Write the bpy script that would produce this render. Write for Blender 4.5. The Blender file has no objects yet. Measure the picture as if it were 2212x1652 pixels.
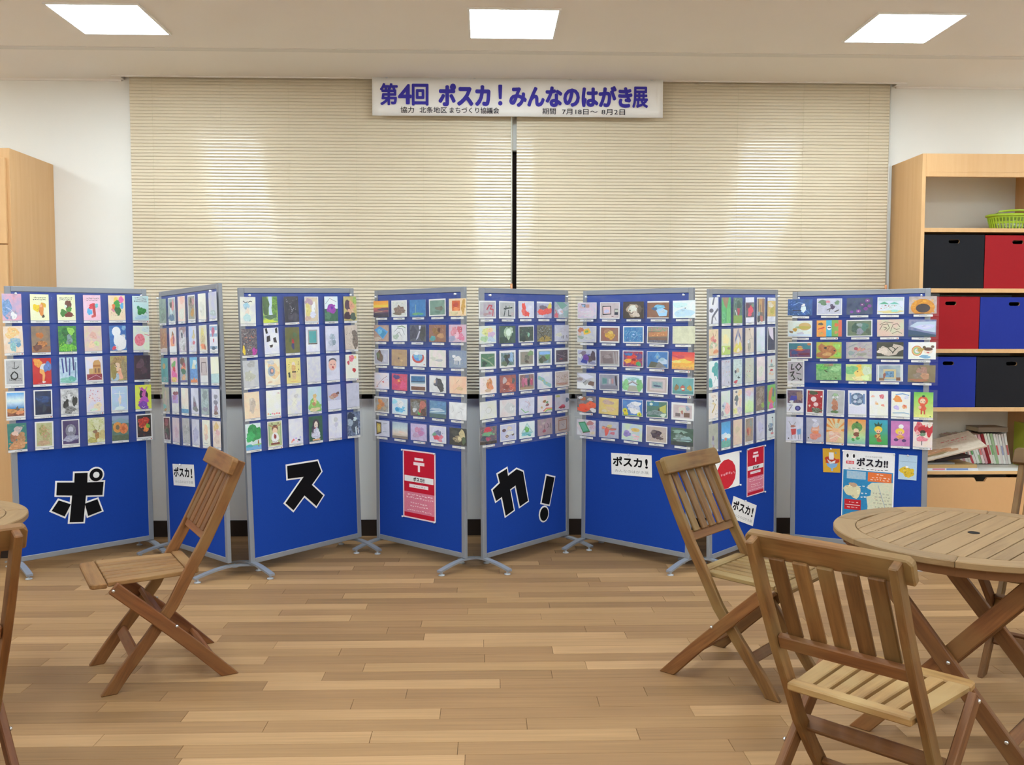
import bpy, bmesh, math, random
from mathutils import Vector, Matrix

# ================================================================ camera, world, exposure
scene = bpy.context.scene
COL = scene.collection
F_PX, PITCH, YAW, ROLL, CAM_H = 1958.354, math.radians(3.45), math.radians(1.6903), math.radians(0.0846), 1.40
cam_data = bpy.data.cameras.new('camera')
cam = bpy.data.objects.new('camera', cam_data)
COL.objects.link(cam)
cam_data.sensor_fit = 'HORIZONTAL'
cam_data.sensor_width = 36.0
cam_data.lens = 36.0 * F_PX / 2212.0
cam_data.clip_start = 0.05
_f = Vector((math.sin(YAW) * math.cos(PITCH), math.cos(YAW) * math.cos(PITCH), -math.sin(PITCH)))
_r = Vector((math.cos(YAW), -math.sin(YAW), 0))
_u = _r.cross(_f)
_rr = _r * math.cos(ROLL) + _u * math.sin(ROLL)
_uu = -_r * math.sin(ROLL) + _u * math.cos(ROLL)
cam.matrix_world = Matrix(((_rr.x, _uu.x, -_f.x, 0), (_rr.y, _uu.y, -_f.y, 0), (_rr.z, _uu.z, -_f.z, CAM_H), (0, 0, 0, 1)))
scene.camera = cam

world = bpy.data.worlds.new('night'); scene.world = world
world.use_nodes = True
world.node_tree.nodes['Background'].inputs[0].default_value = (0.02, 0.022, 0.03, 1)
world.node_tree.nodes['Background'].inputs[1].default_value = 0.1

scene.view_settings.view_transform = 'Standard'
scene.view_settings.look = 'None'
scene.view_settings.gamma = 1.0
scene.view_settings.use_curve_mapping = False
scene.view_settings.exposure = 0.0
LAMP_STRENGTH = 40.0
LAMP_COLOR = (0.77, 0.905, 1.0, 1)

D = 6.073          # back wall
ZC = 3.007         # ceiling
XL, XR, YB = -4.7, 4.9, -4.6
rnd = random.Random(7)

# ================================================================ helpers
def s2l(c):
    return c / 12.92 if c <= 0.04045 else ((c + 0.055) / 1.055) ** 2.4

def hexcol(h):
    if len(h) == 3:
        h = ''.join(ch * 2 for ch in h)
    return tuple(s2l(int(h[i:i + 2], 16) / 255.0) for i in (0, 2, 4))

def tag(o, label=None, cat=None, group=None, kind=None):
    if label: o['label'] = label
    if cat: o['category'] = cat
    if group: o['group'] = group
    if kind: o['kind'] = kind
    return o

def empty(name, M=None):
    o = bpy.data.objects.new(name, None)
    o.empty_display_size = 0.05
    COL.objects.link(o)
    if M is not None: o.matrix_world = M
    return o

def link_mesh(name, me, mat=None, parent=None):
    o = bpy.data.objects.new(name, me)
    COL.objects.link(o)
    if mat is not None and not me.materials: me.materials.append(mat)
    if parent is not None: o.parent = parent
    return o

def from_bm(name, bm, mat, parent=None, smooth=False):
    me = bpy.data.meshes.new(name)
    bmesh.ops.recalc_face_normals(bm, faces=bm.faces[:])
    bm.to_mesh(me); bm.free()
    if smooth:
        for p in me.polygons: p.use_smooth = True
    return link_mesh(name, me, mat, parent)

def add_box(bm, x0, x1, y0, y1, z0, z1, bevel=0.0):
    r = bmesh.ops.create_cube(bm, size=1.0)
    for v in r['verts']:
        v.co = Vector(((x0 + x1) / 2 + v.co.x * (x1 - x0), (y0 + y1) / 2 + v.co.y * (y1 - y0), (z0 + z1) / 2 + v.co.z * (z1 - z0)))
    if bevel > 0:
        es = list({e for v in r['verts'] for e in v.link_edges})
        bmesh.ops.bevel(bm, geom=es, offset=bevel, segments=1, affect='EDGES', profile=0.5)

def box(name, x0, x1, y0, y1, z0, z1, mat, parent=None, bevel=0.0):
    bm = bmesh.new(); add_box(bm, x0, x1, y0, y1, z0, z1, bevel)
    return from_bm(name, bm, mat, parent)

def boxes(name, lst, mat, parent=None, bevel=0.0):
    bm = bmesh.new()
    for b in lst: add_box(bm, *b, bevel)
    return from_bm(name, bm, mat, parent)

def prism(name, pts, origin, u, v, thick, mat, parent=None, bevel=0.0, grain=None, centered=True):
    """polygon pts (a,b) in plane origin+a*u+b*v, extruded by thick along u x v; stores grain coordinates"""
    u = Vector(u).normalized(); v = Vector(v).normalized(); n = u.cross(v)
    origin = Vector(origin)
    bm = bmesh.new()
    off = -thick / 2 if centered else 0.0
    vs = [bm.verts.new(origin + u * a + v * b + n * off) for a, b in pts]
    f = bm.faces.new(vs)
    r = bmesh.ops.extrude_face_region(bm, geom=[f])
    bmesh.ops.translate(bm, verts=[e for e in r['geom'] if isinstance(e, bmesh.types.BMVert)], vec=n * thick)
    if bevel > 0:
        bmesh.ops.bevel(bm, geom=bm.edges[:], offset=bevel, segments=1, affect='EDGES', profile=0.5)
    bmesh.ops.recalc_face_normals(bm, faces=bm.faces[:])
    me = bpy.data.meshes.new(name); bm.to_mesh(me); bm.free()
    if grain is not None:
        ga = (u * grain[0] + v * grain[1]).normalized(); gb = n.cross(ga)
        rx, ry, rz = rnd.uniform(0, 50), rnd.uniform(0, 50), rnd.uniform(0, 50)
        at = me.attributes.new('g', 'FLOAT_VECTOR', 'POINT')
        for i, vv in enumerate(me.vertices):
            d = vv.co - origin
            at.data[i].vector = (d.dot(ga) + rx, d.dot(gb) + ry, d.dot(n) + rz)
    return link_mesh(name, me, mat, parent)

def lathe(name, prof, mat, parent=None, seg=20, center=(0, 0, 0), smooth=True):
    bm = bmesh.new(); rings = []
    for r, z in prof:
        rings.append([bm.verts.new((center[0] + r * math.cos(2 * math.pi * i / seg), center[1] + r * math.sin(2 * math.pi * i / seg), center[2] + z)) for i in range(seg)])
    for a, b in zip(rings, rings[1:]):
        for i in range(seg):
            bm.faces.new((a[i], a[(i + 1) % seg], b[(i + 1) % seg], b[i]))
    if prof[0][0] > 1e-6: bm.faces.new(rings[0])
    if prof[-1][0] > 1e-6: bm.faces.new(rings[-1])
    return from_bm(name, bm, mat, parent, smooth)

def tube(bm, pts, r, seg=6):
    rings = []
    for i, p in enumerate(pts):
        p = Vector(p)
        t = (Vector(pts[min(i + 1, len(pts) - 1)]) - Vector(pts[max(i - 1, 0)])).normalized()
        a = t.orthogonal().normalized(); b = t.cross(a)
        if rings and True:
            pass
        rings.append([bm.verts.new(p + (a * math.cos(2 * math.pi * k / seg) + b * math.sin(2 * math.pi * k / seg)) * r) for k in range(seg)])
    for A, B in zip(rings, rings[1:]):
        for k in range(seg): bm.faces.new((A[k], A[(k + 1) % seg], B[(k + 1) % seg], B[k]))
    bm.faces.new(rings[0]); bm.faces.new(rings[-1])

def copy_tree(o, parent=None):
    c = o.copy(); COL.objects.link(c); c.parent = parent
    for ch in list(o.children): copy_tree(ch, c)
    return c

# ---------------------------------------------------------------- materials
def nt(name):
    m = bpy.data.materials.new(name); m.use_nodes = True
    n = m.node_tree.nodes; b = n['Principled BSDF']
    return m, n, m.node_tree.links, b

def plain(name, col, rough=0.5, spec=0.5, metal=0.0, var=0.0, scale=20.0, bump=0.0, bscale=200.0):
    m, n, l, b = nt(name)
    c = hexcol(col)
    b.inputs['Roughness'].default_value = rough
    b.inputs['Metallic'].default_value = metal
    b.inputs['Specular IOR Level'].default_value = spec
    tc = n.new('ShaderNodeTexCoord')
    nz = n.new('ShaderNodeTexNoise'); nz.inputs['Scale'].default_value = scale; nz.inputs['Detail'].default_value = 4
    l.new(tc.outputs['Object'], nz.inputs['Vector'])
    mx = n.new('ShaderNodeMix'); mx.data_type = 'RGBA'
    lo = tuple(x * (1 - var) for x in c); hi = tuple(min(1, x * (1 + var)) for x in c)
    mx.inputs[6].default_value = (*lo, 1); mx.inputs[7].default_value = (*hi, 1)
    l.new(nz.outputs['Fac'], mx.inputs[0]); l.new(mx.outputs[2], b.inputs['Base Color'])
    if bump > 0:
        n2 = n.new('ShaderNodeTexNoise'); n2.inputs['Scale'].default_value = bscale
        l.new(tc.outputs['Object'], n2.inputs['Vector'])
        bp = n.new('ShaderNodeBump'); bp.inputs['Strength'].default_value = bump; bp.inputs['Distance'].default_value = 0.002
        l.new(n2.outputs['Fac'], bp.inputs['Height']); l.new(bp.outputs['Normal'], b.inputs['Normal'])
    return m

def wood(name, c1, c2, rough, gscale=(4, 55, 55), attr='g', objvar=0.25, c3=None, spec=0.35):
    """grain noise stretched along attribute g (or object coords), with per-object tone"""
    m, n, l, b = nt(name)
    b.inputs['Roughness'].default_value = rough; b.inputs['Specular IOR Level'].default_value = spec
    if attr:
        at = n.new('ShaderNodeAttribute'); at.attribute_name = attr; src = at.outputs['Vector']
    else:
        at = n.new('ShaderNodeTexCoord'); src = at.outputs['Object']
    mp = n.new('ShaderNodeMapping'); mp.inputs['Scale'].default_value = gscale
    l.new(src, mp.inputs['Vector'])
    nz = n.new('ShaderNodeTexNoise'); nz.inputs['Scale'].default_value = 1.0; nz.inputs['Detail'].default_value = 6; nz.inputs['Roughness'].default_value = 0.6
    l.new(mp.outputs['Vector'], nz.inputs['Vector'])
    cr = n.new('ShaderNodeValToRGB')
    cr.color_ramp.elements[0].position = 0.33; cr.color_ramp.elements[1].position = 0.68
    cr.color_ramp.elements[0].color = (*hexcol(c1), 1); cr.color_ramp.elements[1].color = (*hexcol(c2), 1)
    l.new(nz.outputs['Fac'], cr.inputs['Fac'])
    out = cr.outputs['Color']
    if c3:
        n3 = n.new('ShaderNodeTexNoise'); n3.inputs['Scale'].default_value = 5.0; n3.inputs['Detail'].default_value = 3
        l.new(src, n3.inputs['Vector'])
        r3 = n.new('ShaderNodeMapRange'); r3.inputs['From Min'].default_value = 0.42; r3.inputs['From Max'].default_value = 0.7
        l.new(n3.outputs['Fac'], r3.inputs['Value'])
        m3 = n.new('ShaderNodeMix'); m3.data_type = 'RGBA'; m3.inputs[7].default_value = (*hexcol(c3), 1)
        l.new(r3.outputs['Result'], m3.inputs[0]); l.new(out, m3.inputs[6]); out = m3.outputs[2]
    oi = n.new('ShaderNodeObjectInfo')
    mr = n.new('ShaderNodeMapRange'); mr.inputs['To Min'].default_value = 1 - objvar; mr.inputs['To Max'].default_value = 1 + objvar
    l.new(oi.outputs['Random'], mr.inputs['Value'])
    hs = n.new('ShaderNodeHueSaturation'); l.new(mr.outputs['Result'], hs.inputs['Value']); l.new(out, hs.inputs['Color'])
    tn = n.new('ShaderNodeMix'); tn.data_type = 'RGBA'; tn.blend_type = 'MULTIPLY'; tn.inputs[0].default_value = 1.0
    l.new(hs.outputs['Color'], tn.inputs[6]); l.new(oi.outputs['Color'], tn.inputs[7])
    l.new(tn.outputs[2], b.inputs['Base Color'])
    bp = n.new('ShaderNodeBump'); bp.inputs['Strength'].default_value = 0.15; bp.inputs['Distance'].default_value = 0.002
    l.new(nz.outputs['Fac'], bp.inputs['Height']); l.new(bp.outputs['Normal'], b.inputs['Normal'])
    return m

def emission(name, col, strength):
    m = bpy.data.materials.new(name); m.use_nodes = True
    n = m.node_tree.nodes; n.clear()
    e = n.new('ShaderNodeEmission'); e.inputs[0].default_value = col; e.inputs[1].default_value = strength
    o = n.new('ShaderNodeOutputMaterial'); m.node_tree.links.new(e.outputs[0], o.inputs[0])
    return m

def print_material():
    """flat print: two ink colours per face mixed by fine noise"""
    m, n, l, b = nt('print_ink')
    b.inputs['Roughness'].default_value = 0.45; b.inputs['Specular IOR Level'].default_value = 0.3
    a = n.new('ShaderNodeAttribute'); a.attribute_name = 'inkA'
    c = n.new('ShaderNodeAttribute'); c.attribute_name = 'inkB'
    s = n.new('ShaderNodeAttribute'); s.attribute_name = 'inkS'
    tc = n.new('ShaderNodeTexCoord'); oi = n.new('ShaderNodeObjectInfo')
    nz = n.new('ShaderNodeTexNoise'); nz.noise_dimensions = '4D'; nz.inputs['Detail'].default_value = 3
    l.new(tc.outputs['Object'], nz.inputs['Vector'])
    mu = n.new('ShaderNodeMath'); mu.operation = 'MULTIPLY'; mu.inputs[1].default_value = 13.0
    l.new(s.outputs['Fac'], mu.inputs[0]); l.new(mu.outputs[0], nz.inputs['Scale'])
    m2 = n.new('ShaderNodeMath'); m2.operation = 'MULTIPLY'; m2.inputs[1].default_value = 40.0
    l.new(oi.outputs['Random'], m2.inputs[0]); l.new(m2.outputs[0], nz.inputs['W'])
    mr = n.new('ShaderNodeMapRange'); mr.inputs['From Min'].default_value = 0.36; mr.inputs['From Max'].default_value = 0.64
    l.new(nz.outputs['Fac'], mr.inputs['Value'])
    mx = n.new('ShaderNodeMix'); mx.data_type = 'RGBA'
    l.new(mr.outputs['Result'], mx.inputs[0]); l.new(a.outputs['Color'], mx.inputs[6]); l.new(c.outputs['Color'], mx.inputs[7])
    n2 = n.new('ShaderNodeTexNoise'); n2.inputs['Scale'].default_value = 210; n2.inputs['Detail'].default_value = 5; n2.inputs['Roughness'].default_value = 0.65
    l.new(tc.outputs['Object'], n2.inputs['Vector'])
    r2 = n.new('ShaderNodeMapRange'); r2.inputs['From Min'].default_value = 0.3; r2.inputs['From Max'].default_value = 0.7
    r2.inputs['To Min'].default_value = 0.91; r2.inputs['To Max'].default_value = 1.07
    l.new(n2.outputs['Fac'], r2.inputs['Value'])
    hs = n.new('ShaderNodeHueSaturation'); l.new(mx.outputs[2], hs.inputs['Color']); l.new(r2.outputs['Result'], hs.inputs['Value'])
    l.new(hs.outputs['Color'], b.inputs['Base Color'])
    return m

def film_material():
    m = bpy.data.materials.new('clear_film'); m.use_nodes = True
    n = m.node_tree.nodes; n.clear(); l = m.node_tree.links
    tr = n.new('ShaderNodeBsdfTransparent'); tr.inputs[0].default_value = (0.97, 0.98, 0.99, 1)
    gl = n.new('ShaderNodeBsdfGlossy'); gl.inputs['Roughness'].default_value = 0.16
    df = n.new('ShaderNodeBsdfDiffuse'); df.inputs[0].default_value = (0.85, 0.88, 0.92, 1)
    tc = n.new('ShaderNodeTexCoord')
    nz = n.new('ShaderNodeTexNoise'); nz.inputs['Scale'].default_value = 9; nz.inputs['Detail'].default_value = 2
    l.new(tc.outputs['Object'], nz.inputs['Vector'])
    bp = n.new('ShaderNodeBump'); bp.inputs['Strength'].default_value = 0.7; bp.inputs['Distance'].default_value = 0.02
    l.new(nz.outputs['Fac'], bp.inputs['Height']); l.new(bp.outputs['Normal'], gl.inputs['Normal'])
    m1 = n.new('ShaderNodeMixShader'); m1.inputs[0].default_value = 0.5
    l.new(gl.outputs[0], m1.inputs[1]); l.new(df.outputs[0], m1.inputs[2])
    fr = n.new('ShaderNodeLayerWeight'); fr.inputs['Blend'].default_value = 0.2
    mr = n.new('ShaderNodeMapRange'); mr.inputs['To Min'].default_value = 0.07; mr.inputs['To Max'].default_value = 0.45
    l.new(fr.outputs['Facing'], mr.inputs['Value'])
    m2 = n.new('ShaderNodeMixShader')
    l.new(mr.outputs['Result'], m2.inputs[0]); l.new(tr.outputs[0], m2.inputs[1]); l.new(m1.outputs[0], m2.inputs[2])
    o = n.new('ShaderNodeOutputMaterial'); l.new(m2.outputs[0], o.inputs[0])
    return m

def glass_material():
    m, n, l, b = nt('window_glass')
    b.inputs['Base Color'].default_value = (0.9, 0.93, 0.95, 1)
    b.inputs['Roughness'].default_value = 0.02; b.inputs['Transmission Weight'].default_value = 1.0; b.inputs['IOR'].default_value = 1.45
    return m

def floor_material(name, attr):
    m, n, l, b = nt(name)
    b.inputs['Roughness'].default_value = 0.5; b.inputs['Specular IOR Level'].default_value = 0.3
    at = n.new('ShaderNodeAttribute'); at.attribute_name = attr
    tc = n.new('ShaderNodeTexCoord')
    ml = n.new('ShaderNodeVectorMath'); ml.operation = 'SCALE'; ml.inputs['Scale'].default_value = 37.0
    cb = n.new('ShaderNodeCombineXYZ'); l.new(at.outputs['Fac'], cb.inputs[0]); l.new(at.outputs['Fac'], cb.inputs[1])
    l.new(cb.outputs[0], ml.inputs[0])
    ad = n.new('ShaderNodeVectorMath'); ad.operation = 'ADD'; l.new(tc.outputs['Object'], ad.inputs[0]); l.new(ml.outputs[0], ad.inputs[1])
    mp = n.new('ShaderNodeMapping'); mp.inputs['Scale'].default_value = (1.8, 60, 1)
    l.new(ad.outputs[0], mp.inputs['Vector'])
    nz = n.new('ShaderNodeTexNoise'); nz.inputs['Scale'].default_value = 1.0; nz.inputs['Detail'].default_value = 5; nz.inputs['Roughness'].default_value = 0.62
    l.new(mp.outputs[0], nz.inputs['Vector'])
    base = n.new('ShaderNodeValToRGB')
    e = base.color_ramp.elements
    e[0].position = 0.0; e[0].color = (*hexcol('876642'), 1); e[1].position = 1.0; e[1].color = (*hexcol('b08a60'), 1)
    k = e.new(0.35); k.color = (*hexcol('95714b'), 1)
    k = e.new(0.7); k.color = (*hexcol('9e7a51'), 1)
    l.new(at.outputs['Fac'], base.inputs['Fac'])
    mr = n.new('ShaderNodeMapRange'); mr.inputs['From Min'].default_value = 0.3; mr.inputs['From Max'].default_value = 0.7
    mr.inputs['To Min'].default_value = 0.86; mr.inputs['To Max'].default_value = 1.14
    l.new(nz.outputs['Fac'], mr.inputs['Value'])
    hs = n.new('ShaderNodeHueSaturation'); l.new(base.outputs['Color'], hs.inputs['Color']); l.new(mr.outputs['Result'], hs.inputs['Value'])
    l.new(hs.outputs['Color'], b.inputs['Base Color'])
    return m

M = dict(
    wall=plain('wall_paint', 'efece4', 0.85, 0.2, var=0.015, scale=3, bump=0.15, bscale=350),
    wall_low=plain('wall_paint_lower', 'dcdbd6', 0.8, 0.2, var=0.015, scale=3),
    ceil=plain('ceiling_board', 'f3ede5', 0.9, 0.15, var=0.02, scale=2, bump=0.2, bscale=500),
    slotstrip=plain('ceiling_aluminium_strip', 'e3ded6', 0.6, 0.3),
    white_trim=plain('white_trim', 'efeae2', 0.5, 0.4),
    dark_gap=plain('dark_gap', '2a2624', 0.8, 0.1),
    baseb=plain('dark_skirting', '2c2019', 0.5, 0.3, var=0.1),
    blind=plain('blind_slat_enamel', 'dccdb2', 0.085, 0.36, var=0.02, scale=6),
    blindcord=plain('blind_cord', 'cbbf9f', 0.7, 0.2),
    rail=plain('blind_rail', 'd6c9ab', 0.35, 0.5),
    wframe=plain('bronze_window_frame', '21150f', 0.75, 0.15),
    wandm=plain('clear_wand', 'd9d6cc', 0.15, 0.6),
    orange=plain('orange_tip', 'd9986a', 0.4, 0.4),
    alu=plain('silver_frame', '92969d', 0.42, 0.5, metal=0.35, var=0.02),
    felt=plain('blue_felt', '1d429c', 0.95, 0.1, var=0.12, scale=180, bump=0.4, bscale=700),
    feltback=plain('panel_back', '183a92', 0.9, 0.1),
    pad=plain('grey_glide', 'b9bcc0', 0.5, 0.4),
    paper=plain('white_paper', 'f4f3f1', 0.6, 0.3),
    black=plain('black_card', '0c0b0e', 0.75, 0.15),
    bannercloth=plain('banner_cloth', 'f8f5f0', 0.75, 0.2, var=0.02, scale=8),
    bannerblue=plain('banner_violet_ink', '3a32a8', 0.6, 0.3),
    inkdark=plain('dark_ink', '1f1d2a', 0.6, 0.3),
    inkgrey=plain('grey_ink', '9c9c9c', 0.6, 0.3),
    inkwhite=plain('white_ink', 'f3e6e6', 0.6, 0.3),
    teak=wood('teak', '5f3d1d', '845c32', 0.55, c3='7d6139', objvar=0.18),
    teak_seat=wood('teak_seat', '745530', '937145', 0.55, c3='92774e', objvar=0.1),  # lighter than the frame teak: lamplight on the seat tops put into the colour
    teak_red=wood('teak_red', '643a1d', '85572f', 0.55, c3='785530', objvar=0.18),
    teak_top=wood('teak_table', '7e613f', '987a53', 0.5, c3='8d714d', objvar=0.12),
    bolt=plain('zinc_bolt', 'd0d0d0', 0.25, 0.6, metal=0.9),
    beech=wood('beech_laminate', 'd6a772', 'dcb07c', 0.45, gscale=(30, 30, 1.5), attr=None, objvar=0.02),
    beechedge=plain('beech_edge', 'dfb37b', 0.45, 0.4, var=0.03),
    beechfront=plain('beech_drawer', 'd8a772', 0.5, 0.4, var=0.03, scale=40),
    shelfback=plain('shelf_back_grey', 'eeeee6', 0.7, 0.2),
    shelfwhite=plain('shelf_white', 'e6e5dc', 0.5, 0.4),
    boxblack=plain('box_black', '1b1b1f', 0.75, 0.2, var=0.06, scale=60),
    boxred=plain('box_red', '9c161d', 0.7, 0.2, var=0.05, scale=60),
    boxblue=plain('box_blue', '1e2f8c', 0.7, 0.2, var=0.05, scale=60),
    boxedge=plain('box_raw_edge', '9b7a55', 0.8, 0.1),
    lime=plain('lime_plastic', '9ab528', 0.35, 0.5, var=0.04),
    bag=plain('crumpled_white_bag', 'dfe8cf', 0.4, 0.4, var=0.05),
    ink=print_material(),
    film=film_material(),
    glass=glass_material(),
    lamp=emission('lamp_diffuser', LAMP_COLOR, LAMP_STRENGTH),
    lampframe=plain('lamp_frame', 'f0eee9', 0.5, 0.4),
    pin=plain('clear_pin', 'e8eaee', 0.2, 0.6),
)
M['floor'] = floor_material('floor_plank', 'tone')
# ---------------------------------------------------------------- postcard artwork
# one line per card: description | margin% colourA colourB noise-scale  (or  margin% G c1 c2 c3 for bands) | shapes
# shapes (0..100 card units, y down): e ellipse, b blob, r rect, p polygon, l stroke, n dabs, t scribbled writing
ART = {}
ART[1] = """
pink and blue watercolour|0 fbc cbd 2|b 22 55 24 40 69c/9be;b 50 80 30 16 8ac/fbc;b 58 82 14 14 fff;l fff 2 20 50 45 60 60 75
yellow postcard with golden winged figure|0 ffd ffc 2|t 15 10 85 24 222 2;b 36 52 20 15 fd2;b 66 42 18 10 eb3;b 60 60 13 22 e94;b 68 84 7 6 431;e 56 44 8 6 fb8
yellow postcard with brown and green creature|0 ffc ffd 2|t 10 10 85 24 222 2;b 60 44 20 20 743;b 34 72 18 16 483;b 62 78 26 9 832;b 45 46 8 6 efe;b 64 58 14 10 593
pale pink postcard with red and blue winged figure|0 fde fcd 2|t 15 10 90 24 222 2;b 55 44 24 11 e34;b 34 66 14 13 5be;b 74 42 10 9 6cd;b 62 62 9 24 c33;b 55 84 12 5 d55
peach postcard with colourful bouquet and green animal|0 fdb fec 2|b 48 20 14 14 fd6;b 76 18 16 14 f7b;b 50 36 22 14 4a4;b 40 58 22 10 e9a;b 55 62 18 18 373;n 15 20 85 85 643 24 3;b 80 42 10 12 6be;b 30 44 10 10 f84
pale green postcard with one green leaf shape|0 dee cee 2|t 10 5 90 28 222 3;b 55 62 24 16 3a4/273;e 36 48 9 8 285;l 452 2 70 66 90 70;b 50 88 40 8 bde
cream watercolour with orange flowers and blue ribbon|0 fed fdb 3|b 45 25 36 20 fc7/fda;b 55 58 30 13 8bd/cdc;b 48 78 14 20 9cc;b 75 70 14 8 7ac
brown dusk postcard with glowing mountain|0 876 a86 3|b 45 35 18 12 c73;p 643 0 95 30 60 55 55 80 75 100 90 100 98;r 0 78 100 100 b74/975;b 55 68 30 10 e94/a63;b 30 82 22 12 743
green postcard of a waterfall among leaves|0 274 5a3 7|b 50 30 30 24 152/283;b 60 55 18 22 9bb/677;b 50 85 46 14 8d4/4a2;b 70 20 20 14 9d5;n 5 65 95 98 ad4 22 6
beige postcard with pale blotches|0 edb ecc 3|b 52 38 20 14 eba;b 40 75 20 12 fdb;b 70 70 14 10 dea
blue postcard with a white round silhouette|0 36b 48c 3|e 42 24 26 20 fff;b 60 68 40 34 fff;b 25 90 12 8 e56;b 88 10 14 8 8bd
cream postcard with a pink fan|0 efd eee 3|e 40 58 32 26 e78/f9a;l d56 2 28 40 46 60 66 52;l e9a 5 70 34 98 40;b 80 15 30 10 dee
white postcard with black ink ring on grey|8 bbb ccc 2|r 14 12 86 66 bbb/ccc;l 222 7 45 50 32 62 36 74 52 78 66 70 66 58 50 48;l 222 4 40 34 58 38 74 30;l 222 3 52 12 50 34;t 18 72 86 84 333 2
red postcard with orange dancing figure|0 d22 c22 2|b 28 18 22 16 fa4;b 62 36 20 16 eee;b 80 34 20 20 68c;p fb6 38 40 60 46 66 66 60 90 50 90 52 64 36 56;b 58 92 9 4 fee;t 20 94 60 98 fbb 1
pale postcard streaked with blue and green paint|0 acd def 4|l 349 8 15 5 22 60;l 448 9 35 0 40 55;l 459 8 58 5 55 70;l 337 9 76 0 80 50;b 40 90 40 10 8cb;b 70 84 20 10 6ba;l 68a 7 90 20 88 80
postcard of a tan castle above a red field|6 eef fee 2|r 6 70 94 94 a45/923;p da6 42 70 44 26 54 16 78 14 88 26 90 70;r 44 34 88 42 b73;r 52 48 62 66 964;r 70 48 82 66 964;l fde 2 6 92 60 74 94 90;r 20 48 42 70 db7
postcard of a girl with long wavy fair hair|0 cb7 ba6 5|b 45 30 42 30 ca6/975;b 42 44 18 16 fdb;b 62 72 20 26 fb9;b 30 88 24 16 acd/cde;b 85 60 20 42 ba7/986;e 36 42 3 2 346;b 20 62 16 30 a95
very dark purple brown postcard|0 323 423 5|b 40 36 24 20 645;b 60 62 20 14 534;n 15 20 85 85 867 14 4
postcard with blue sky over a brown rocky shore|6 G 4ae eff 28c 16a|r 6 66 94 94 a64/743;b 30 74 26 9 d95;b 72 80 22 8 e96;b 80 70 10 6 ca7;p 765 45 70 60 55 66 72
dark navy night scene with white border|7 136 024 4|b 50 36 40 12 259/136;r 8 64 92 92 124;b 55 72 9 14 345;b 80 80 12 12 013
black and white ink drawing of a bust|0 eee bbb 3|b 45 32 28 24 999/ddd;b 30 62 16 18 111;b 78 50 14 20 222;b 50 84 30 14 aaa/444;l 222 3 30 30 45 45 60 26;b 48 34 12 12 eee;n 20 60 80 95 333 16 4
white postcard scattered with pink petals|4 fee eef 2|n 12 8 85 55 d67 20 6;b 65 78 24 16 fec;b 40 90 20 6 efe
pale blue postcard with faint white standing figure|4 bde cdf 2|l fff 4 50 22 50 85;l fff 3 20 30 80 30;b 52 55 8 18 fed;b 50 90 30 7 eff
yellow postcard with purple long-eared figure|0 ee4 ef6 2|b 50 34 20 22 c5b;p d7c 22 6 34 26 40 20;p d7c 78 4 66 26 60 20;b 40 42 14 18 213;b 70 46 8 18 213;b 52 42 12 12 d6b;b 52 66 30 16 c5c;b 50 86 32 16 84b;l fff 2 40 90 50 96 60 90
teal and brown postcard with piled animals|0 277 387 4|b 55 24 20 14 cbb;b 35 50 24 18 b75/964;b 70 56 22 20 c96/a74;b 50 84 46 16 da7/c85;n 70 5 90 25 ee9 6 4;b 40 38 16 10 ecb
olive green postcard of small flowers with border|8 bb8 cc9 5|b 45 35 24 18 8a5/da8;b 60 60 22 16 c98/ab7;n 15 15 85 85 c76 22 5;b 45 82 30 10 ca8
purple postcard with a silver glass globe|6 547 436 3|e 50 44 30 26 99a/778;e 50 40 15 13 ccd;b 50 74 42 12 99b/bbc;e 50 52 10 5 889;l dde 2 22 70 50 80 80 70
postcard of a deer in yellow green leaves|0 dd9 eec 4|b 55 72 12 18 b84;b 44 56 12 8 975;l 753 2 46 52 36 34 30 30;l 753 2 62 52 72 34;b 25 90 26 12 cc7/ba5;n 5 8 95 50 bc6 22 7;b 85 70 16 22 dc8
postcard of two sunflowers against grey hills|0 687 576 3|r 0 0 100 18 9ac;p 8ab 0 22 50 8 100 20 100 30 0 30;e 33 46 28 22 ea4/d83;e 33 46 12 10 764;e 70 52 26 22 f95/d73;e 68 52 10 9 c62;r 0 78 100 100 564/675
dark photograph of a red and orange bouquet|7 322 211 5|b 45 34 34 22 e42/922;n 14 14 86 58 f85 22 6;b 60 62 18 12 f94;n 10 60 90 90 b43 16 5;b 72 50 12 10 8b3
"""
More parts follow.
